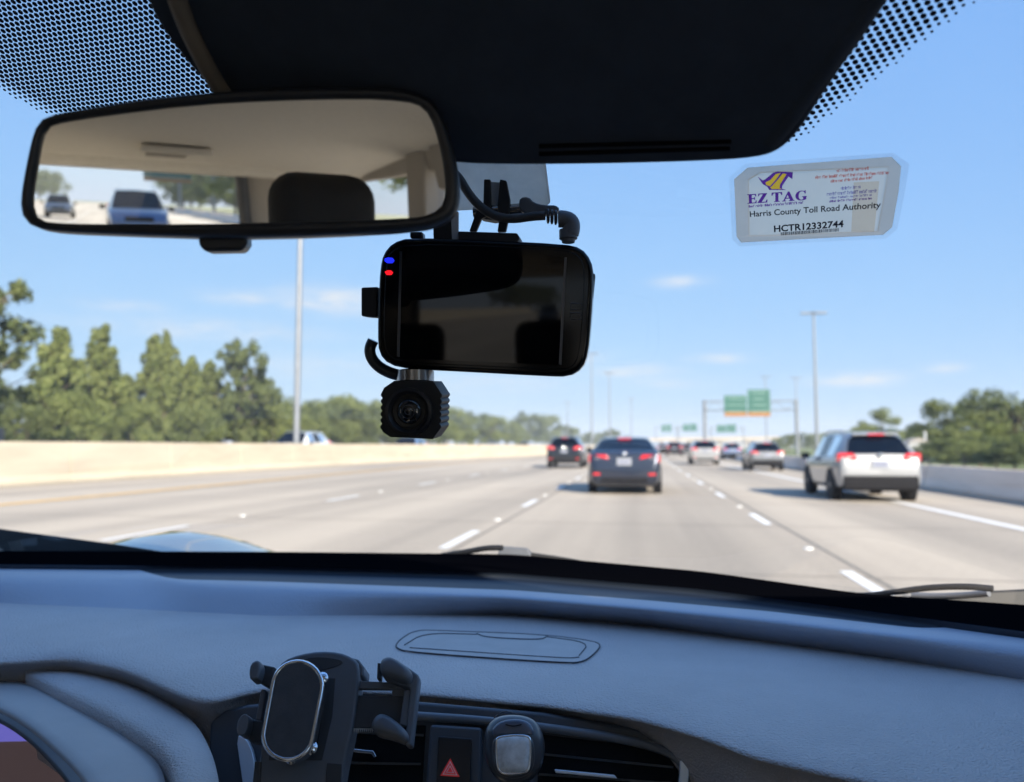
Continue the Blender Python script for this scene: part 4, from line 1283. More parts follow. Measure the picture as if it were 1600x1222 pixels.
MB().tube([on_pad(u, v, .0016) for u, v in smooth_poly([(745, 992), (760, 998), (845, 1002), (855, 996)], 2, False)], .0007, 6).build('inner_groove', 'dash_trench', sg)
MB().tube([on_pad(u, v, .0016) for u, v in smooth_poly([(855, 997), (922, 1006), (905, 1026)], 2, False)], .0006, 6).build('inner_groove', 'dash_trench', sg)
MB().tube([on_pad(u, v, .0016) for u, v in smooth_poly([(905, 1029), (885, 1031), (640, 1014)], 2, False)], .0005, 6).build('inner_groove', 'dash_trench', sg)

# instrument binnacle (left)
def band(name, outer, inner, z_o, z_i, bulge, m, drop=.05, mid=6, it=2, idrop=None):
    idrop = drop if idrop is None else idrop
    o_ = smooth_poly(outer, it, False); i_ = smooth_poly(inner, it, False)
    def resample(p, n):
        L_ = [0]
        for a, b in zip(p, p[1:]): L_.append(L_[-1] + math.dist(a, b))
        res = []
        for k in range(n):
            s_ = L_[-1] * k / (n - 1)
            for q in range(len(p) - 1):
                if s_ <= L_[q + 1] + 1e-9:
                    t_ = (s_ - L_[q]) / max(1e-9, L_[q + 1] - L_[q]); res.append(tuple(a + (b - a) * t_ for a, b in zip(p[q], p[q + 1]))); break
        return res
    n = 40
    O = [on_z(u, v, z_o) for u, v in resample(o_, n)]; I = [on_z(u, v, z_i) for u, v in resample(i_, n)]
    rws = [[p - Vector((0, 0, drop)) for p in O], [p - Vector((0, 0, .006)) for p in O]]
    for k in range(mid + 1):
        t_ = k / mid
        rws.append([a.lerp(b, .04 + .92 * t_) + Vector((0, 0, bulge * math.sin(math.pi * (.12 + .76 * t_)))) for a, b in zip(O, I)])
    rws += [[p - Vector((0, 0, min(.006, idrop * .5))) for p in I], [p - Vector((0, 0, idrop)) for p in I]]
    vs = [p for r in rws for p in r]; fs = []
    for j in range(len(rws) - 1):
        for i in range(n - 1): a = j * n + i; fs.append((a, a + 1, a + n + 1, a + n))
    o = part(name, vs, fs, m, dash, smooth=180); fix_normals(o); return o
band('binnacle_pad', [(38, 1056), (75, 1047), (120, 1046), (180, 1060), (250, 1092), (305, 1128), (332, 1175), (345, 1222), (352, 1290)], [(40, 1060), (60, 1068), (100, 1090), (170, 1126), (225, 1158), (258, 1186), (270, 1215), (276, 1290)], .930, .934, .008, 'dash_pad', .08)
band('cluster_hood', [(-140, 1075), (-40, 1068), (20, 1064), (45, 1068), (100, 1096), (170, 1133), (222, 1166), (252, 1193), (264, 1222), (268, 1290)], [(-140, 1085), (-40, 1096), (0, 1108), (45, 1135), (85, 1170), (115, 1200), (140, 1232), (165, 1290)], .926, .934, .004, 'dash_smooth', .008, idrop=.003)
band('hood_rim', [(-140, 1085), (-40, 1096), (0, 1106), (45, 1133), (85, 1168), (115, 1198), (140, 1230), (165, 1290)], [(-140, 1098), (-40, 1110), (0, 1124), (38, 1148), (72, 1180), (100, 1212), (122, 1245), (140, 1290)], .933, .929, .0, 'panel_dark', .003)
plc = Plane(on_y(40, 1190, .785), (.15, -1, .35))
o = slab('instrument_display', [(-140, 1060), (60, 1100), (200, 1200), (240, 1330), (-140, 1330)], plc, .01, 'display_dark', dash)
slab('lit_panel', [(-140, 1100), (-20, 1112), (46, 1158), (-40, 1160), (-140, 1180)], plc, .004, 'display', o, off=.003)

# centre fascia
pf = Plane(on_y(700, 1140, .735), (0.05, -1, .38))
slab('fascia', [(327, 1128), (350, 1110), (385, 1101), (560, 1086), (650, 1096), (850, 1113), (1000, 1138), (1100, 1168), (1185, 1205), (1230, 1290), (320, 1290)], pf, .03, 'panel_dark', dash, bevel=.004)
band('lower_pad', [(1165, 1206), (1200, 1203), (1300, 1216), (1450, 1246), (1700, 1290)], [(1150, 1260), (1200, 1262), (1300, 1280), (1450, 1310), (1700, 1350)], .915, .90, .006, 'dash_pad', .08)
# upper trim line across the vents
MB().tube([pf.at(u, v, .004) for u, v in smooth_poly([(640, 1118), (760, 1126), (860, 1138), (960, 1152), (1035, 1170), (1066, 1190), (1074, 1222), (1062, 1290)], 2, False)], .0042, 8).build('vent_trim', 'slat', dash, smooth=60)
def vent(nm, cav, slats, wid):
    v_ = slab(nm, cav, pf, .004, 'cavity', dash, off=.0022)
    for (a, b) in slats:
        MB().prism([pf.at(a[0], a[1], .006), pf.at(b[0], b[1], .006), pf.at(b[0], b[1] + 4, .002), pf.at(a[0], a[1] + 4, .002)], [pf.at(a[0], a[1] + 1, .0005), pf.at(b[0], b[1] + 1, .0005), pf.at(b[0], b[1] + 5, .0005), pf.at(a[0], a[1] + 5, .0005)]).build('slat', 'slat', v_)
    return v_
vl = vent('air_vent', [(535, 1128), (665, 1134), (655, 1290), (525, 1290)], [((538, 1142), (662, 1147)), ((536, 1190), (658, 1192)), ((533, 1222), (656, 1224))], 1)
vr = vent('air_vent', [(842, 1147), (1000, 1166), (1046, 1182), (1060, 1205), (1048, 1290), (838, 1290)], [((842, 1176), (1052, 1197)), ((842, 1208), (1050, 1222)), ((842, 1228), (1048, 1240))], 1)
slab('vent_tab', [(866, 1202), (960, 1211), (965, 1217), (868, 1208)], pf, .012, 'chrome_sky_tint', vr, off=.016, bevel=.0008)
slab('vent_tab', [(552, 1170), (583, 1173), (588, 1182), (584, 1184), (580, 1178), (552, 1175)], pf, .010, 'chrome', vl, off=.014, bevel=.0006)
slab('side_accent', [(1062, 1182), (1076, 1196), (1077, 1216), (1068, 1260), (1054, 1260), (1062, 1216)], pf, .006, 'chrome_sky_tint', vr, off=.010, bevel=.001, rnd=1)
slab('chrome_accent', [(368, 1148), (384, 1152), (396, 1178), (400, 1222), (398, 1262), (384, 1262), (376, 1206)], pf, .006, 'chrome_sky_tint', dash, off=.008, bevel=.001, rnd=1)
hz = slab('hazard_switch', [(672, 1132), (752, 1137), (748, 1290), (660, 1290)], pf, .014, 'panel_dark', dash, off=.012, bevel=.003)
slab('button', [(685, 1150), (737, 1154), (733, 1290), (678, 1290)], pf, .004, 'black_plastic', hz, off=.0145, bevel=.0012)
def tri(nm, px, m, off):
    return slab(nm, px, pf, .0004, m, hz, off=off)
def sc(px, s):
    c0 = (sum(p[0] for p in px) / 3, sum(p[1] for p in px) / 3); return [(c0[0] + (a - c0[0]) * s, c0[1] + (b - c0[1]) * s) for a, b in px]
T0 = [(703.5, 1185), (718, 1214), (688, 1212)]
tri('triangle', T0, 'red_print', .0152); tri('triangle', sc(T0, .78), 'white_print', .0155); tri('triangle', sc(T0, .62), 'red_print', .0158); tri('triangle', sc(T0, .44), 'white_print', .0161); tri('triangle', sc(T0, .28), 'red_print', .0164)

# ------------------------------------------------------------------ sun visor
pv = Plane(on_y(1000, 250, .47), Vector((0, -.52, -.85)))
vz = thing('sun_visor', 'black sun visor folded along the top of the windshield', 'sun visor', pv.at(980, 120))
outl = [(215, -60), (232, 20), (290, 100), (330, 140), (420, 210), (560, 240), (700, 256), (760, 260), (900, 260), (1080, 256), (1185, 250), (1222, 236), (1252, 205), (1300, 130), (1350, 62), (1398, -10), (1430, -60)]
slab('visor_panel', smooth_poly(outl, 2), pv, .018, 'visor', vz, bevel=.008, bseg=4)
for (a, b) in (((842, 227), (1143, 220)), ((842, 239), (1141, 231))):
    slab('slot', [a, b, (b[0], b[1] + 5), (a[0], a[1] + 5.5)], pv, .002, 'slot', vz, off=.0012, bevel=.0004)
MB().tube([pv.at(u, v, .002) for u, v in smooth_poly([(262, -60), (276, 0), (300, 60), (326, 110), (350, 150), (380, 180)], 2, False)], .0052, 10).build('edge_highlight', 'visor_highlight', vz, smooth=60)  # raised strip in lighter colour stands in for the edge highlight
MB().tube([pv.at(u, v, -.0045) for u, v in smooth_poly([(1400, -60), (1362, 0), (1318, 62), (1270, 130), (1232, 185), (1200, 222)], 2, False)], .0065, 10).build('edge_fold', 'visor', vz, smooth=60)
# pivot rod to roof
MB().tube([pv.at(250, -45, -.01), pv.at(250, -45, -.01) + Vector((0, -.03, .09))], .006, 8).build('pivot_rod', 'black_matte', vz)

# ------------------------------------------------------------------ rear view mirror
Yc = .40
mc = on_y(378, 255, Yc)
inc = ray(172, 312).normalized()
n_m = (Vector((0, -1, 0)) - inc).normalized()
pm = Plane(mc, n_m)
rm = thing('rear_view_mirror', 'black framed rear view mirror hanging at upper left', 'mirror', mc)
outm = [(62, 188), (80, 178), (150, 166), (250, 150), (400, 138), (550, 135), (630, 139), (668, 149), (690, 172), (704, 205), (717, 260), (722, 305), (716, 332), (700, 348), (655, 360), (500, 369), (350, 372), (200, 367), (80, 362), (46, 354), (31, 335), (31, 305), (42, 245), (52, 205)]
gm = [(72, 198), (90, 191), (160, 180), (300, 163), (420, 156), (560, 153), (635, 157), (662, 166), (676, 188), (688, 230), (696, 280), (696, 310), (688, 326), (670, 337), (640, 342), (480, 347), (300, 351), (150, 351), (80, 349), (58, 343), (50, 325), (51, 300), (58, 258), (64, 220)]
om = smooth_poly(outm, 1); im = smooth_poly(gm, 1)
fr = [pm.at(u, v, .004) for u, v in om]; c_m = sum(fr, Vector()) / len(fr)
inn_ = [pm.at(u, v, .0035) for u, v in im]
# housing: ring lofted from the glass edge over a rounded rim to a tapering back
def nearest_ring(src, n=96):
    L_ = [0]
    p = src + [src[0]]
    for a, b in zip(p, p[1:]): L_.append(L_[-1] + (b - a).length)
    res = []
    for k in range(n):
        s_ = L_[-1] * k / n
        for q in range(len(p) - 1):
            if s_ <= L_[q + 1]:
                t_ = (s_ - L_[q]) / max(1e-9, L_[q + 1] - L_[q]); res.append(p[q].lerp(p[q + 1], t_)); break
    return res
A_ = nearest_ring(inn_); B_ = nearest_ring(fr)
rws = [[p - pm.n * .004 for p in A_], [p + pm.n * .0015 for p in A_], [a.lerp(b, .25) + pm.n * .0035 for a, b in zip(A_, B_)], [a.lerp(b, .65) + pm.n * .003 for a, b in zip(A_, B_)], [a.lerp(b, .92) + pm.n * 0.0 for a, b in zip(A_, B_)],
       [b - pm.n * .005 for b in B_], [b - pm.n * .012 for b in B_], [c_m + (b - c_m) * .93 - pm.n * .022 for b in B_], [c_m + (b - c_m) * .70 - pm.n * .034 for b in B_], [c_m + (b - c_m) * .3 - pm.n * .040 for b in B_]]
n = len(A_); vs = [p for r in rws for p in r]; fs = []
for j in range(len(rws) - 1):
    for i in range(n): fs.append((j * n + i, j * n + (i + 1) % n, (j + 1) * n + (i + 1) % n, (j + 1) * n + i))
fs.append(tuple((len(rws) - 1) * n + i for i in range(n)))
o = part('housing', vs, fs, 'mirror_frame', rm, smooth=180); fix_normals(o)
mg = part('mirror_glass', [p - pm.n * .0005 for p in A_], [tuple(range(n))], 'mirror_glass', rm)
slab('dimming_tab', [(308, 360), (385, 360), (386, 380), (378, 392), (320, 393), (310, 384)], pm, .018, 'mirror_frame', rm, off=-.004, bevel=.004)
q0 = c_m - pm.n * .035; q1 = q0 + Vector((.0, .05, .05))
gp = Vector((q1.x, wy(q1.x, q1.z + .05), q1.z + .05))
MB().tube([q0, q1, gp], .010, 12).build('stalk', 'mirror_frame', rm, smooth=60)
MB().lathe(gp, -glass_n(gp), [(.028, 0), (.026, .012), (.012, .02)], 20).build('foot', 'mirror_frame', rm, smooth=40)

# ------------------------------------------------------------------ dash camera
nd = Vector((.03, -1, -.09)).normalized()
pdc = Plane(on_y(760, 480, .60), nd)
dc = thing('dash_camera', 'black dash camera with big screen and small round lens cube hanging below', 'dash camera', pdc.at(760, 480))
bo = [(592, 420), (597, 396), (612, 378), (638, 370), (760, 374), (880, 380), (908, 386), (924, 406), (928, 432), (924, 500), (919, 552), (910, 576), (888, 589), (850, 588), (740, 582), (640, 577), (606, 570), (590, 552), (588, 520), (590, 460)]
slab('body', bo, pdc, .030, 'black_gloss', dc, bevel=.004, rnd=1)
slab('face_plate', [(603, 412), (610, 392), (636, 381), (760, 383), (880, 390), (905, 398), (914, 420), (912, 480), (905, 555), (895, 574), (876, 578), (760, 573), (640, 567), (610, 560), (599, 540), (600, 470)], pdc, .003, 'black_gloss', dc, off=.0018, rnd=1, bevel=.0008)
sc_ = slab('screen', [(628, 392), (884, 402), (875, 570), (620, 560)], pdc, .0015, 'screen', dc, off=.0026)
slab('screen_edge', [(624.5, 393), (628, 393), (624, 558), (620, 557)], pdc, .0012, 'strip_grey', dc, off=.0034)
slab('screen_edge', [(882, 402), (885.5, 402), (877, 570), (873, 569)], pdc, .0012, 'strip_grey', dc, off=.0034)
slab('status_led', [(601, 404), (606, 402.5), (613, 403), (616, 407), (613, 411), (605, 411), (601, 408)], pdc, .001, 'led_blue', dc, off=.0026, label='small blue status light')
slab('status_led', [(601, 425), (605, 422.5), (611, 422.5), (614, 426), (611, 429.5), (604, 429.5)], pdc, .001, 'led_red', dc, off=.0026, label='small red status light')
for (a, b, c_, d_) in ((892, 474, 909, 484), (891, 489, 908, 499)):
    MB().tube([pdc.at(x_, y_, .0024) for x_, y_ in ((a, b), (c_, b + .5), (c_ - .5, d_), (a - .5, d_))], .0004, 5, closed=True).build('touch_icon', 'strip_grey', dc)
slab('side_connector', [(564, 449), (590, 448), (589, 496), (564, 494)], pdc, .016, 'black_matte', dc, off=-.008, bevel=.0015)
slab('side_buttons', [(921, 425), (930, 428), (926, 470), (920, 470)], pdc, .012, 'black_matte', dc, off=-.006, bevel=.001)
MB().tube([pdc.at(u, v, -.014) for u, v in smooth_poly([(583, 532), (577, 545), (580, 560), (592, 574), (612, 584), (632, 588)], 2, False)], .0048, 10).build('cable_clip', 'black_plastic', dc, smooth=60)
# swivel and lens cube
kn = pdc.at(649, 586, -.012)
MB().lathe(pdc.at(649, 596, -.012), (0, 0, 1), [(.0155, 0), (.0155, .0085), (.013, .0095)], 28).build('swivel_knob', 'gunmetal', dc, smooth=40)
MB().lathe(pdc.at(646, 606, -.012), (0, 0, 1), [(.007, 0), (.0095, .006)], 20).build('swivel_neck', 'black_plastic', dc, smooth=40)
cu = []
def scal(x0, y0, x1, y1, nsc, amp):
    o_ = []
    for k in range(nsc):
        for q in range(4):
            t_ = (k + q / 4) / nsc; bump_ = math.sin(math.pi * q / 4) * amp
            o_.append((x0 + (x1 - x0) * t_ + bump_, y0 + (y1 - y0) * t_))
    return o_
cu = [(616, 595), (677, 596)] + [(687, 611)] + scal(688, 613, 686, 672, 6, 3) + [(676, 686), (610, 683)] + [(598, 675)] + scal(597, 672, 598, 612, 6, -3) + [(600, 606)]
cu_o = slab('lens_cube', cu, pdc, .030, 'black_matte', dc, off=.012, bevel=.0)
lc = pdc.at(640, 643, .0122)
lr = MB().lathe(lc, nd, [(.0190, 0), (.0190, .0035), (.0165, .0042), (.0140, .0015)], 40).build('lens_barrel', 'black_plastic', cu_o, smooth=35)
MB().lathe(lc + nd * .0014, nd, [(.0138, 0), (.0128, .0012), (.0105, .0004)], 36).build('lens_ring', 'lens_ring', cu_o, smooth=35)
MB().lathe(lc + nd * .0017, nd, [(.0102, 0), (.0090, .0016), (.006, .003), (.002, .0036)], 36).build('front_lens', 'lens_glass', cu_o, smooth=60)
MB().tube([lc + nd * .0052 + (nd.orthogonal().normalized() * math.cos(a) + nd.cross(nd.orthogonal().normalized()) * math.sin(a)) * .0052 for a in [k * math.pi / 16 for k in range(32)]], .00035, 6, closed=True).build('lens_ring', 'strip_grey', cu_o)
MB().tube([lc + nd * .0056 + (nd.orthogonal().normalized() * math.cos(a) + nd.cross(nd.orthogonal().normalized()) * math.sin(a)) * .0022 for a in [k * math.pi / 16 for k in range(32)]], .0004, 6, closed=True).build('lens_ring', 'strip_grey', cu_o)
# mount on the glass
pg = Plane(on_glass(790, 300, .004), -glass_n(on_glass(790, 300)))
slab('adhesive_plate', [(640, 240), (848, 240), (852, 262), (859, 318), (855, 322), (716, 330), (640, 335)], pg, .004, 'plate_beige', dc, bevel=.001)
slab('clear_bracket', [(704, 330), (716, 330), (716, 376), (706, 376)], Plane(pdc.at(710, 350, -.01), nd), .004, 'clear_plastic', dc, bevel=.0008)
slab('bracket_block', [(676, 340), (709, 338), (710, 376), (677, 374)], Plane(pdc.at(690, 360, -.012), nd), .014, 'black_matte', dc, bevel=.001)
slab('top_button', [(640, 362), (660, 362), (661, 374), (640, 372)], Plane(pdc.at(650, 366, -.008), nd), .01, 'black_plastic', dc, bevel=.0015)
pb = Plane(pdc.at(770, 330, -.012), nd)
slab('mount_base', [(715, 361), (808, 364), (812, 372), (806, 382), (716, 378)], pdc, .022, 'black_matte', dc, off=-.002, bevel=.0012)
for px in ([(756, 280), (766, 280), (767, 322), (772, 330), (752, 342), (744, 361), (733, 361), (744, 330), (755, 318)], [(781, 280), (791, 282), (797, 312), (795, 340), (790, 362), (777, 362), (780, 340), (777, 322)]):
    slab('mount_finger', px, pb, .005, 'black_matte', dc, bevel=.0008)
slab('mount_hub', [(752, 322), (780, 320), (796, 314), (800, 340), (770, 344), (748, 340)], pb, .016, 'black_matte', dc, off=-.004, bevel=.002)
slab('mount_web', [(766, 284), (781, 285), (779, 320), (767, 320)], pb, .004, 'clear_plastic', dc, off=-.006)
MB().tube([pb.at(740, 332, -.006), pb.at(818, 326, -.006)], .0045, 14).build('clamp_screw', 'gunmetal', dc, smooth=60)
slab('clamp_lever', [(812, 308), (826, 307), (834, 316), (850, 320), (870, 320), (874, 326), (871, 332), (850, 336), (815, 333), (810, 322)], pb, .010, 'lever', dc, off=.001, bevel=.002, rnd=1)
# power cable with right-angle plug
pc = thing('power_cable', 'black power cable looping from mirror to the dash camera plug', 'cable', pb.at(800, 343))
path = [(700, 262), (718, 278), (730, 300), (748, 322), (772, 338), (800, 343), (832, 338), (852, 337)]
MB().tube([pb.at(u, v, .010 - (.03 if k == 0 else 0)) for k, (u, v) in enumerate(smooth_poly(path, 3, False))], .0036, 12).build('cord', 'cable', pc, smooth=60)
for k, (u, v) in enumerate([(856, 338), (862, 339), (868, 340), (874, 341)]):
    MB().lathe(pb.at(u, v, .010) - R_ * .001, R_, [(.0042, 0), (.0058, .0006), (.0058, .0018), (.0042, .0024)], 16).build('strain_relief', 'cable', pc, smooth=40)
MB().tube([pb.at(u, v, .010) for u, v in smooth_poly([(874, 342), (886, 343), (893, 348), (893, 358), (891, 366)], 2, False)], .0068, 16).build('plug_elbow', 'plug', pc, smooth=60)
MB().lathe(pb.at(888, 379, .010), (0, 0, 1), [(.0050, 0), (.0055, .002), (.0072, .003), (.0072, .010)], 18).build('plug_tip', 'plug', pc, smooth=40)

# ------------------------------------------------------------------ toll tag on the glass
tg_p = on_glass(1280, 313, .003)
pt = Plane(tg_p, -glass_n(tg_p))
tagt = thing('toll_tag', 'grey toll tag sticker in clear plastic stuck on the windshield', 'toll tag', tg_p)
def ring(name, outer, inner, m):
    a = [pt.at(u, v, .0010) for u, v in outer]; b = [pt.at(u, v, .0012) for u, v in inner]
    t2 = tessellate_polygon([[Vector((u, v, 0)) for u, v in outer], [Vector((u, v, 0)) for u, v in inner]])
    return part(name, a + b, [tuple(q) for q in t2], m, tagt)
ring('clear_sleeve', [(1139, 277), (1164, 256), (1290, 246), (1396, 239), (1421, 256), (1414, 300), (1402, 358), (1384, 373), (1280, 378), (1155, 385), (1144, 374)], [(1148, 281), (1169, 263), (1392, 246), (1407, 261), (1403, 300), (1393, 354), (1379, 366), (1159, 378), (1152, 369)], 'tag_film')
ring('backing', [(1147, 280), (1168, 262), (1393, 245), (1408, 260), (1404, 300), (1394, 355), (1380, 367), (1158, 379), (1151, 370)], [(1170, 281), (1189, 270), (1388, 261), (1384, 290), (1371, 361), (1171, 368)], 'tag_paper')
part('label_sheet', [pt.at(u, v, .0014) for u, v in [(1169, 280), (1188, 269), (1389, 260), (1385, 290), (1372, 362), (1170, 369)]], [(0, 1, 2, 3, 4, 5)], 'tag_light', tagt)
part('label_patch', [pt.at(u, v, .0017) for u, v in [(1334, 285), (1374, 283), (1366, 362), (1330, 362)]], [(0, 1, 2, 3)], 'tag_tan', tagt, label='tan patch at the right of the tag')
PA, PB_, PD = pt.at(1168, 316, .002), pt.at(1378, 300, .002), pt.at(1172, 366, .002)   # reading direction and downwards
ex = (PB_ - PA).normalized(); ey = (PA - PD); ey = ey.normalized()
def text_mesh(s, size, bold=0.0, spacing=1.0, shear=0.0):
    cu_ = bpy.data.curves.new('t', 'FONT'); cu_.body = s; cu_.size = size; cu_.offset = bold; cu_.space_character = spacing; cu_.shear = shear; cu_.resolution_u = 3
    ob = bpy.data.objects.new('t', cu_); COL.objects.link(ob)
    dg = bpy.context.evaluated_depsgraph_get()
    me = bpy.data.meshes.new_from_object(ob.evaluated_get(dg))
    vs_ = [v_.co.copy() for v_ in me.vertices]; fs_ = [tuple(p.vertices) for p in me.polygons]
    bpy.data.objects.remove(ob); bpy.data.meshes.remove(me); bpy.data.curves.remove(cu_)
    return vs_, fs_
def write(name, s, u0, v0, u1, v1, hpx, m, bold=.0, shear=0.0, kind=None):
    """one line of print from (u0,v0) to (u1,v1) on the tag plane, capitals hpx high"""
    a, b = pt.at(u0, v0, .0021), pt.at(u1, v1, .0021)
    upv = (pt.at((u0 + u1) / 2, (v0 + v1) / 2 - hpx, .0021) - pt.at((u0 + u1) / 2, (v0 + v1) / 2, .0021))
    vs_, fs_ = text_mesh(s, 1.0, bold, 1.0, shear)
    x0 = min(q.x for q in vs_); x1 = max(q.x for q in vs_); capi = .70
    return part(name, [a + (b - a) * ((q.x - x0) / (x1 - x0)) + upv * (q.y / capi) for q in vs_], fs_, m, tagt, kind=kind)
write('tag_lettering', 'Harris County Toll Road Authority', 1172, 339, 1376, 324.5, 9.2, 'ink_black', .018)
write('tag_lettering', 'HCTR12332744', 1209.5, 362.5, 1318, 354.5, 10, 'ink_black', .03)
# EZ TAG in heavy serif capitals, drawn letter by letter
def serif(ch):
    S = {}
    if ch == 'E': return [[(0, 0), (.72, 0), (.74, .3), (.67, .3), (.6, .1), (.36, .1), (.36, .46), (.52, .46), (.56, .36), (.61, .36), (.61, .68), (.56, .68), (.52, .57), (.36, .57), (.36, .9), (.58, .9), (.65, .72), (.71, .72), (.70, 1), (0, 1), (0, .93), (.12, .9), (.12, .1), (0, .07)]]
    if ch == 'Z': return [[(0, 0), (.76, 0), (.78, .32), (.71, .32), (.62, .1), (.33, .1), (.75, .93), (.75, 1), (.06, 1), (.04, .72), (.11, .72), (.18, .9), (.43, .9), (0, .07)]]
    if ch == 'T': return [[(.2, 0), (.64, 0), (.64, .07), (.54, .1), (.54, .9), (.66, .9), (.77, .68), (.84, .68), (.82, 1), (.02, 1), (0, .68), (.07, .68), (.18, .9), (.30, .9), (.30, .1), (.2, .07)]]
    if ch == 'A': return [[(0, 0), (.32, 0), (.32, .07), (.22, .1), (.28, .26), (.55, .26), (.61, .1), (.51, .07), (.51, 0), (.96, 0), (.96, .07), (.87, .1), (.55, 1), (.43, 1), (.10, .1), (0, .07)], [(.32, .36), (.42, .66), (.52, .36)]]
    if ch == 'G': return [[(.88, .42), (.5, .42), (.5, .35), (.6, .32), (.6, .12), (.5, .07), (.36, .12), (.28, .3), (.26, .5), (.29, .72), (.38, .88), (.5, .93), (.64, .86), (.72, .68), (.79, .68), (.78, 1), (.71, 1), (.66, .95), (.48, 1.01), (.28, .97), (.1, .82), (.02, .6), (.02, .38), (.1, .17), (.28, .02), (.5, -.02), (.7, .02), (.84, .1), (.84, .32), (.88, .35)]]
mb = MB()
def on_line(u0, v0, u1, v1, hpx):
    a, b = pt.at(u0, v0, .0021), pt.at(u1, v1, .0021)
    upv = (pt.at((u0 + u1) / 2, (v0 + v1) / 2 - hpx, .0021) - pt.at((u0 + u1) / 2, (v0 + v1) / 2, .0021))
    return lambda x, y: a + (b - a) * x + upv * y
L0 = on_line(1168, 318.5, 1261, 312.5, 15)
xcur = 0.0
for ch, wd, gap in (('E', .74, .06), ('Z', .78, .30), ('T', .84, -.02), ('A', .96, .03), ('G', .90, 0)):
    pols = serif(ch)
    pv3 = [[Vector((x, y, 0)) for x, y in pg_] for pg_ in pols]
    tris = tessellate_polygon(pv3)
    flat_ = [q for pg_ in pv3 for q in pg_]
    total = .74 + .06 + .78 + .30 + .84 - .02 + .96 + .03 + .90
    mb.add([L0((xcur + q.x) / total, q.y) for q in flat_], [tuple(t_) for t_ in tris])
    xcur += wd + gap
mb.build('tag_title', 'ink_purple', tagt)
# emblem: yellow bent shape outlined purple
Y1 = [(1196, 285), (1204, 281), (1212, 272), (1220, 270), (1213, 280), (1203, 291), (1197, 289)]
Y2 = [(1206, 291), (1215, 281), (1223, 271), (1229, 272), (1219, 288), (1218, 294), (1222, 295.5), (1206, 295.5), (1203, 293)]
OUT = [(1184, 276), (1192, 282), (1196, 280), (1208, 270), (1215, 268), (1239, 269), (1238, 280), (1232, 276), (1222, 291), (1222, 295), (1229, 297), (1202, 297), (1199, 292), (1192, 288), (1189, 284)]
t2 = tessellate_polygon([[Vector((u, v, 0)) for u, v in q] for q in (OUT, Y1, Y2)])
part('emblem_outline', [pt.at(u, v, .0019) for q in (OUT, Y1, Y2) for u, v in q], [tuple(q) for q in t2], 'ink_purple', tagt)
for q in (Y1, Y2): part('emblem', [pt.at(u, v, .0021) for u, v in q], [tuple(range(len(q)))], 'ink_yellow', tagt)
# small print too soft to read: rows of strokes
def soft_print(u0, v0, u1, v1, h, m, seed):
    r_ = random.Random(seed); mb_ = MB(); fL = on_line(u0, v0, u1, v1, h); wpx = u1 - u0; x = 0
    while x < wpx - 2:
        for _ in range(r_.randint(4, 9)):
            if x > wpx - 1.5: break
            w_ = r_.uniform(.9, 2.0); hh = r_.choice([1, .75, .75, .75, 1]); a_, b_ = x / wpx, (x + w_) / wpx
            if r_.random() < .5: mb_.add([fL(a_, 0), fL(b_, 0), fL(b_, hh), fL(a_, hh)], [(0, 1, 2, 3)])
            else:
                mb_.add([fL(a_, 0), fL(a_ + .4 * (b_ - a_), 0), fL(a_ + .4 * (b_ - a_), hh), fL(a_, hh)], [(0, 1, 2, 3)]); mb_.add([fL(a_, hh * .7), fL(b_, hh * .7), fL(b_, hh), fL(a_, hh)], [(0, 1, 2, 3)])
            x += w_ + .55
        x += 1.4
    mb_.build('fine_print', m, tagt, kind='stuff')
soft_print(1170, 324.5, 1258, 318.2, 4, 'ink_purple', 1)
soft_print(1307, 269.5, 1359, 265, 5, 'ink_red', 2); soft_print(1274, 279.5, 1390, 272, 5, 'ink_red', 3); soft_print(1298, 285.5, 1365, 279.5, 4.5, 'ink_red', 4)
soft_print(1314, 297, 1346, 294, 5, 'ink_blue', 5); soft_print(1292, 306, 1370, 300.5, 5.5, 'ink_blue', 6); soft_print(1297, 311, 1364, 306, 3.6, 'ink_blue', 7); soft_print(1296, 316.5, 1363, 311.5, 3.6, 'ink_purple', 8)
r_ = random.Random(4); mb = MB(); fL = on_line(1220, 368, 1312, 361.5, 5); x = 0.0
while x < .99:
    w_ = r_.uniform(.006, .018); mb.add([fL(x, 0), fL(x + w_, 0), fL(x + w_, 1), fL(x, 1)], [(0, 1, 2, 3)]); x += w_ + r_.uniform(.005, .012)
mb.build('barcode', 'ink_black', tagt, kind='stuff')

# ------------------------------------------------------------------ phone holder
nh = Vector((.12, -1, .62)).normalized()
ph = Plane(on_y(490, 1120, .60), nh)
hold = thing('phone_holder', 'black clamp phone holder with oval leather pad on the left vent', 'phone holder', ph.at(490, 1120))
slab('back_shell', [(384, 1290), (400, 1222), (410, 1150), (421, 1085), (428, 1050), (442, 1031), (468, 1021), (500, 1016), (530, 1018), (550, 1026), (562, 1038), (560, 1075), (551, 1140), (540, 1185), (532, 1230), (528, 1290)], ph, .022, 'holder', hold, bevel=.003, rnd=1)
slab('side_shell', [(540, 1024), (560, 1030), (569, 1042), (568, 1056), (556, 1062), (549, 1058)], ph, .026, 'holder', hold, off=-.004, bevel=.002)
slab('crown_inlay', [(446, 1050), (462, 1034), (490, 1026), (520, 1028), (537, 1033), (530, 1040), (500, 1048), (470, 1050)], ph, .001, 'holder_dark', hold, off=.0006, rnd=1, bevel=.0003)
slab('recess', [(430, 1060), (524, 1060), (519, 1120), (503, 1188), (420, 1188)], ph, .0006, 'holder_dark', hold, off=.0004)
slab('foot_latch', [(398, 1190), (408, 1190), (404, 1290), (388, 1290)], ph, .002, 'holder_dark', hold, off=.001, bevel=.0005)
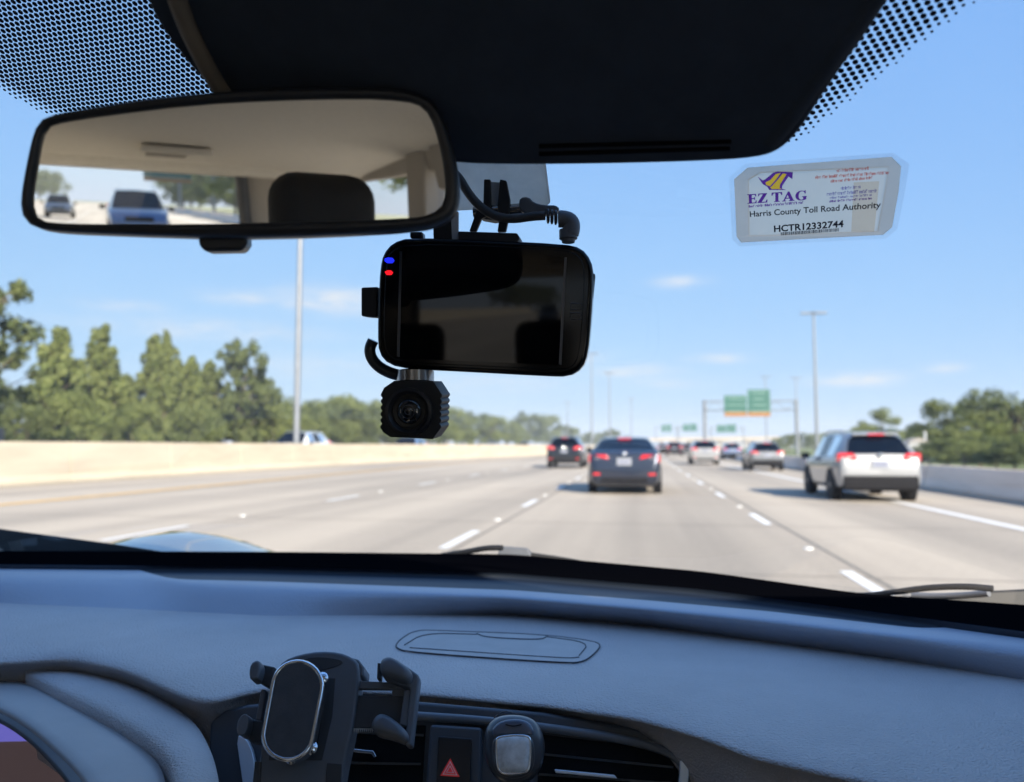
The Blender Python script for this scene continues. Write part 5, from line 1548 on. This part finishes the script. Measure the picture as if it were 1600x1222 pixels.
slab('foot_latch', [(511, 1192), (534, 1194), (530, 1290), (504, 1290)], ph, .002, 'holder_dark', hold, off=.0012, bevel=.0005)
# oval cushion: chrome cup, rim and leather face
def stadium(c1, c2, r, n=14, grow=0):
    a = Vector((c1[0], c1[1])); b = Vector((c2[0], c2[1])); d = (b - a).normalized(); p = Vector((-d.y, d.x)); o_ = []
    for k in range(n + 1):
        t_ = math.pi * k / n; q = a + (p * math.cos(t_) - d * math.sin(t_)) * (r + grow); o_.append((q.x, q.y))
    for k in range(n + 1):
        t_ = math.pi * k / n; q = b + (-p * math.cos(t_) + d * math.sin(t_)) * (r + grow); o_.append((q.x, q.y))
    return o_
S1, S2, SR = (465, 1072), (450, 1149), 38
cup = slab('chrome_cup', stadium(S1, S2, SR + 1), ph, .014, 'chrome', hold, off=.0215, bevel=.001)
slab('cup_spacer', stadium((472, 1074), (460, 1148), SR - 5), ph, .010, 'black_gloss', hold, off=.010)
MB().tube([ph.at(u, v, .022) for u, v in stadium(S1, S2, SR)], .0019, 8, closed=True).build('chrome_rim', 'chrome', cup, smooth=60)
slab('leather_pad', stadium(S1, S2, SR - 2), ph, .002, 'leather', hold, off=.0236, bevel=.0008)
for (u, v) in ((505, 1062), (488, 1170), (458, 1185)):
    MB().lathe(ph.at(u, v, .008), nh, [(.0045, 0), (.005, .004), (.003, .006)], 14).build('ball_joint', 'chrome', hold, smooth=50)
# left claws
def claw(nm, arm, pad_, off):
    a_ = slab(nm, arm, ph, .010, 'holder_dark', hold, off=off, bevel=.0015)
    slab('claw_pad', pad_, ph, .016, 'holder', a_, off=off + .012, bevel=.003, rnd=1)
claw('claw_arm', [(402, 1036), (430, 1042), (426, 1078), (405, 1066), (398, 1052)], [(391, 1036), (400, 1030), (407, 1034), (407, 1048), (401, 1063), (390, 1062), (388, 1050)], .004)
claw('claw_arm', [(384, 1122), (410, 1126), (412, 1162), (392, 1160), (382, 1146)], [(374, 1120), (383, 1114), (389, 1121), (386, 1138), (381, 1150), (370, 1147), (369, 1134)], .004)
slab('claw_bar', [(408, 1076), (416, 1078), (408, 1126), (399, 1124)], ph, .008, 'holder', hold, off=.002, bevel=.001)
# right sliding bracket
slab('slide_rail', [(548, 1063), (634, 1067), (634, 1077), (548, 1076)], ph, .006, 'holder', hold, off=-.004, bevel=.0008)
slab('slide_rail', [(548, 1086), (636, 1088), (634, 1134), (546, 1138)], ph, .005, 'holder_dark', hold, off=-.004, bevel=.0008)
slab('slide_rail', [(614, 1066), (632, 1067), (631, 1090), (612, 1090)], ph, .005, 'holder', hold, off=-.005)
teeth = MB()
for k in range(11):
    teeth.prism([ph.at(549 + k * 3.1, 1138, -.003), ph.at(552 + k * 3.1, 1138, -.003), ph.at(550.5 + k * 3.1, 1146, -.003)], [ph.at(549 + k * 3.1, 1138, -.006), ph.at(552 + k * 3.1, 1138, -.006), ph.at(550.5 + k * 3.1, 1146, -.006)])
teeth.build('rack_teeth', 'trim_grey', hold, kind='stuff')
slab('slide_bracket', [(600, 1032), (620, 1030), (654, 1054), (655, 1062), (643, 1166), (632, 1164), (636, 1120), (640, 1076), (600, 1060)], ph, .014, 'holder', hold, off=.006, bevel=.002)
slab('bracket_lip', [(632, 1078), (644, 1078), (636, 1135), (624, 1132)], ph, .006, 'holder', hold, off=.004, bevel=.001)
puff('clamp_pad', [(594, 1035), (604, 1028), (616, 1029), (640, 1046), (646, 1056), (640, 1072), (610, 1062), (596, 1058)], ph, .010, 'holder', hold, off=.008, base=.012)
puff('clamp_pad', [(584, 1124), (594, 1116), (606, 1118), (630, 1136), (640, 1150), (636, 1162), (610, 1152), (588, 1148), (580, 1138)], ph, .010, 'holder', hold, off=.008, base=.012)
slab('pad_tab', [(590, 1036), (596, 1037), (594, 1060), (589, 1060)], ph, .010, 'holder_dark', hold, off=.004)

# ------------------------------------------------------------------ air freshener on the middle vent
pa_ = Plane(on_y(803, 1170, .66), (.08, -1, .45))
af = thing('air_freshener', 'black egg shaped air freshener with pale gel window clipped to the vent', 'air freshener', pa_.at(803, 1170))
puff('case', [(757, 1150), (762, 1132), (776, 1120), (800, 1116), (828, 1120), (843, 1133), (850, 1155), (850, 1180), (842, 1205), (822, 1224), (800, 1228), (778, 1220), (764, 1202), (757, 1178)], pa_, .016, 'freshener', af, base=.016, rings=7)
puff('shoulder_panel', [(770, 1136), (785, 1125), (812, 1123), (830, 1130), (836, 1148), (824, 1150), (780, 1150), (768, 1152)], pa_, .003, 'freshener_panel', af, off=.0135, base=.003)
puff('front_ring', [(772, 1150), (802, 1144), (830, 1148), (836, 1170), (834, 1200), (820, 1214), (800, 1217), (782, 1213), (770, 1198), (768, 1172)], pa_, .003, 'freshener', af, off=.0145, base=.003)
wnd = [(779, 1152), (802, 1149), (824, 1150), (829, 1156), (828, 1198), (822, 1207), (802, 1210), (784, 1208), (777, 1199), (775, 1158)]
gl_ = puff('gel_window', wnd, pa_, .0035, 'gel', af, off=.0172, base=.002, rnd=1)
MB().tube([pa_.at(u, v, .0178) for u, v in smooth_poly(wnd, 2)], .0011, 8, closed=True).build('chrome_rim', 'chrome', af, smooth=60)
MB().tube([pa_.at(u, v, .012) for u, v in smooth_poly([(772, 1122), (780, 1114), (793, 1111), (803, 1114)], 2, False)], .0006, 6).build('wire_loop', 'gunmetal', af)
MB().tube([pa_.at(u, v, .0172) for u, v in smooth_poly([(790, 1132), (802, 1135), (815, 1132)], 2, False)], .0005, 6).build('slit', 'cavity', af)

# ------------------------------------------------------------------ front seats (seen in the mirror and on the screen)
def seat(x, y, label):
    t = thing('front_seat_chair', label, 'seat', (x, y, .1), 'front seats seen in reflections')
    def rbox(nm, c, d, bev, rot=0.0):
        MB().box(c, d, Matrix.Rotation(rot, 3, 'X')).build(nm, 'seat', t, bevel=bev, bseg=5)
    rbox('cushion', (x, y + .42, .42), (.50, .52, .18), .06)
    rbox('backrest', (x, y - .02, .80), (.48, .16, .66), .07, .18)
    rbox('headrest', (x, y - .12, 1.305), (.215, .12, .205), .055, .08)
    for s in (-.06, .06):
        MB().tube([(x + s, y - .11, 1.0), (x + s, y - .12, 1.25)], .007, 8).build('headrest_post', 'gunmetal', t)
seat(.10, -.64, 'black front passenger seat, headrest seen in the mirror')
seat(-.70, -.64, 'black driver seat, headrest reflected on the dash camera screen')
t = thing('rear_bench', 'beige rear bench seat behind the front seats', 'seat', (XC, -1.6, .1))
MB().box((XC, -1.3, .42), (1.3, .5, .2)).build('cushion', 'beige_trim', t, bevel=.05)
MB().box((XC, -1.62, .78), (1.3, .16, .6), Matrix.Rotation(.25, 3, 'X')).build('backrest', 'beige_trim', t, bevel=.05)

for hx in (-.70, -.205):
    MB().box((hx, -1.66, 1.165), (.23, .11, .19), Matrix.Rotation(.12, 3, 'X')).build('headrest', 'seat', t, bevel=.05, bseg=4)
    for q in (-.05, .05):
        MB().tube([(hx + q, -1.66, 1.0), (hx + q, -1.66, 1.1)], .006, 8).build('headrest_post', 'gunmetal', t)

# ------------------------------------------------------------------ thin summer haze over the whole place
hm = bpy.data.materials.new('haze'); hm.use_nodes = True
hn = hm.node_tree; hn.nodes.clear()
ho = hn.nodes.new('ShaderNodeOutputMaterial'); hv = hn.nodes.new('ShaderNodeVolumePrincipled')
hv.inputs['Density'].default_value = .0004
hv.inputs['Color'].default_value = (.88, .94, 1, 1)
hn.links.new(hv.outputs[0], ho.inputs['Volume']); MATS['haze'] = hm
hz_box = MB().box((0, 500, 19), (1820, 2020, 40)).build('haze', 'haze'); hz_box['kind'] = 'stuff'
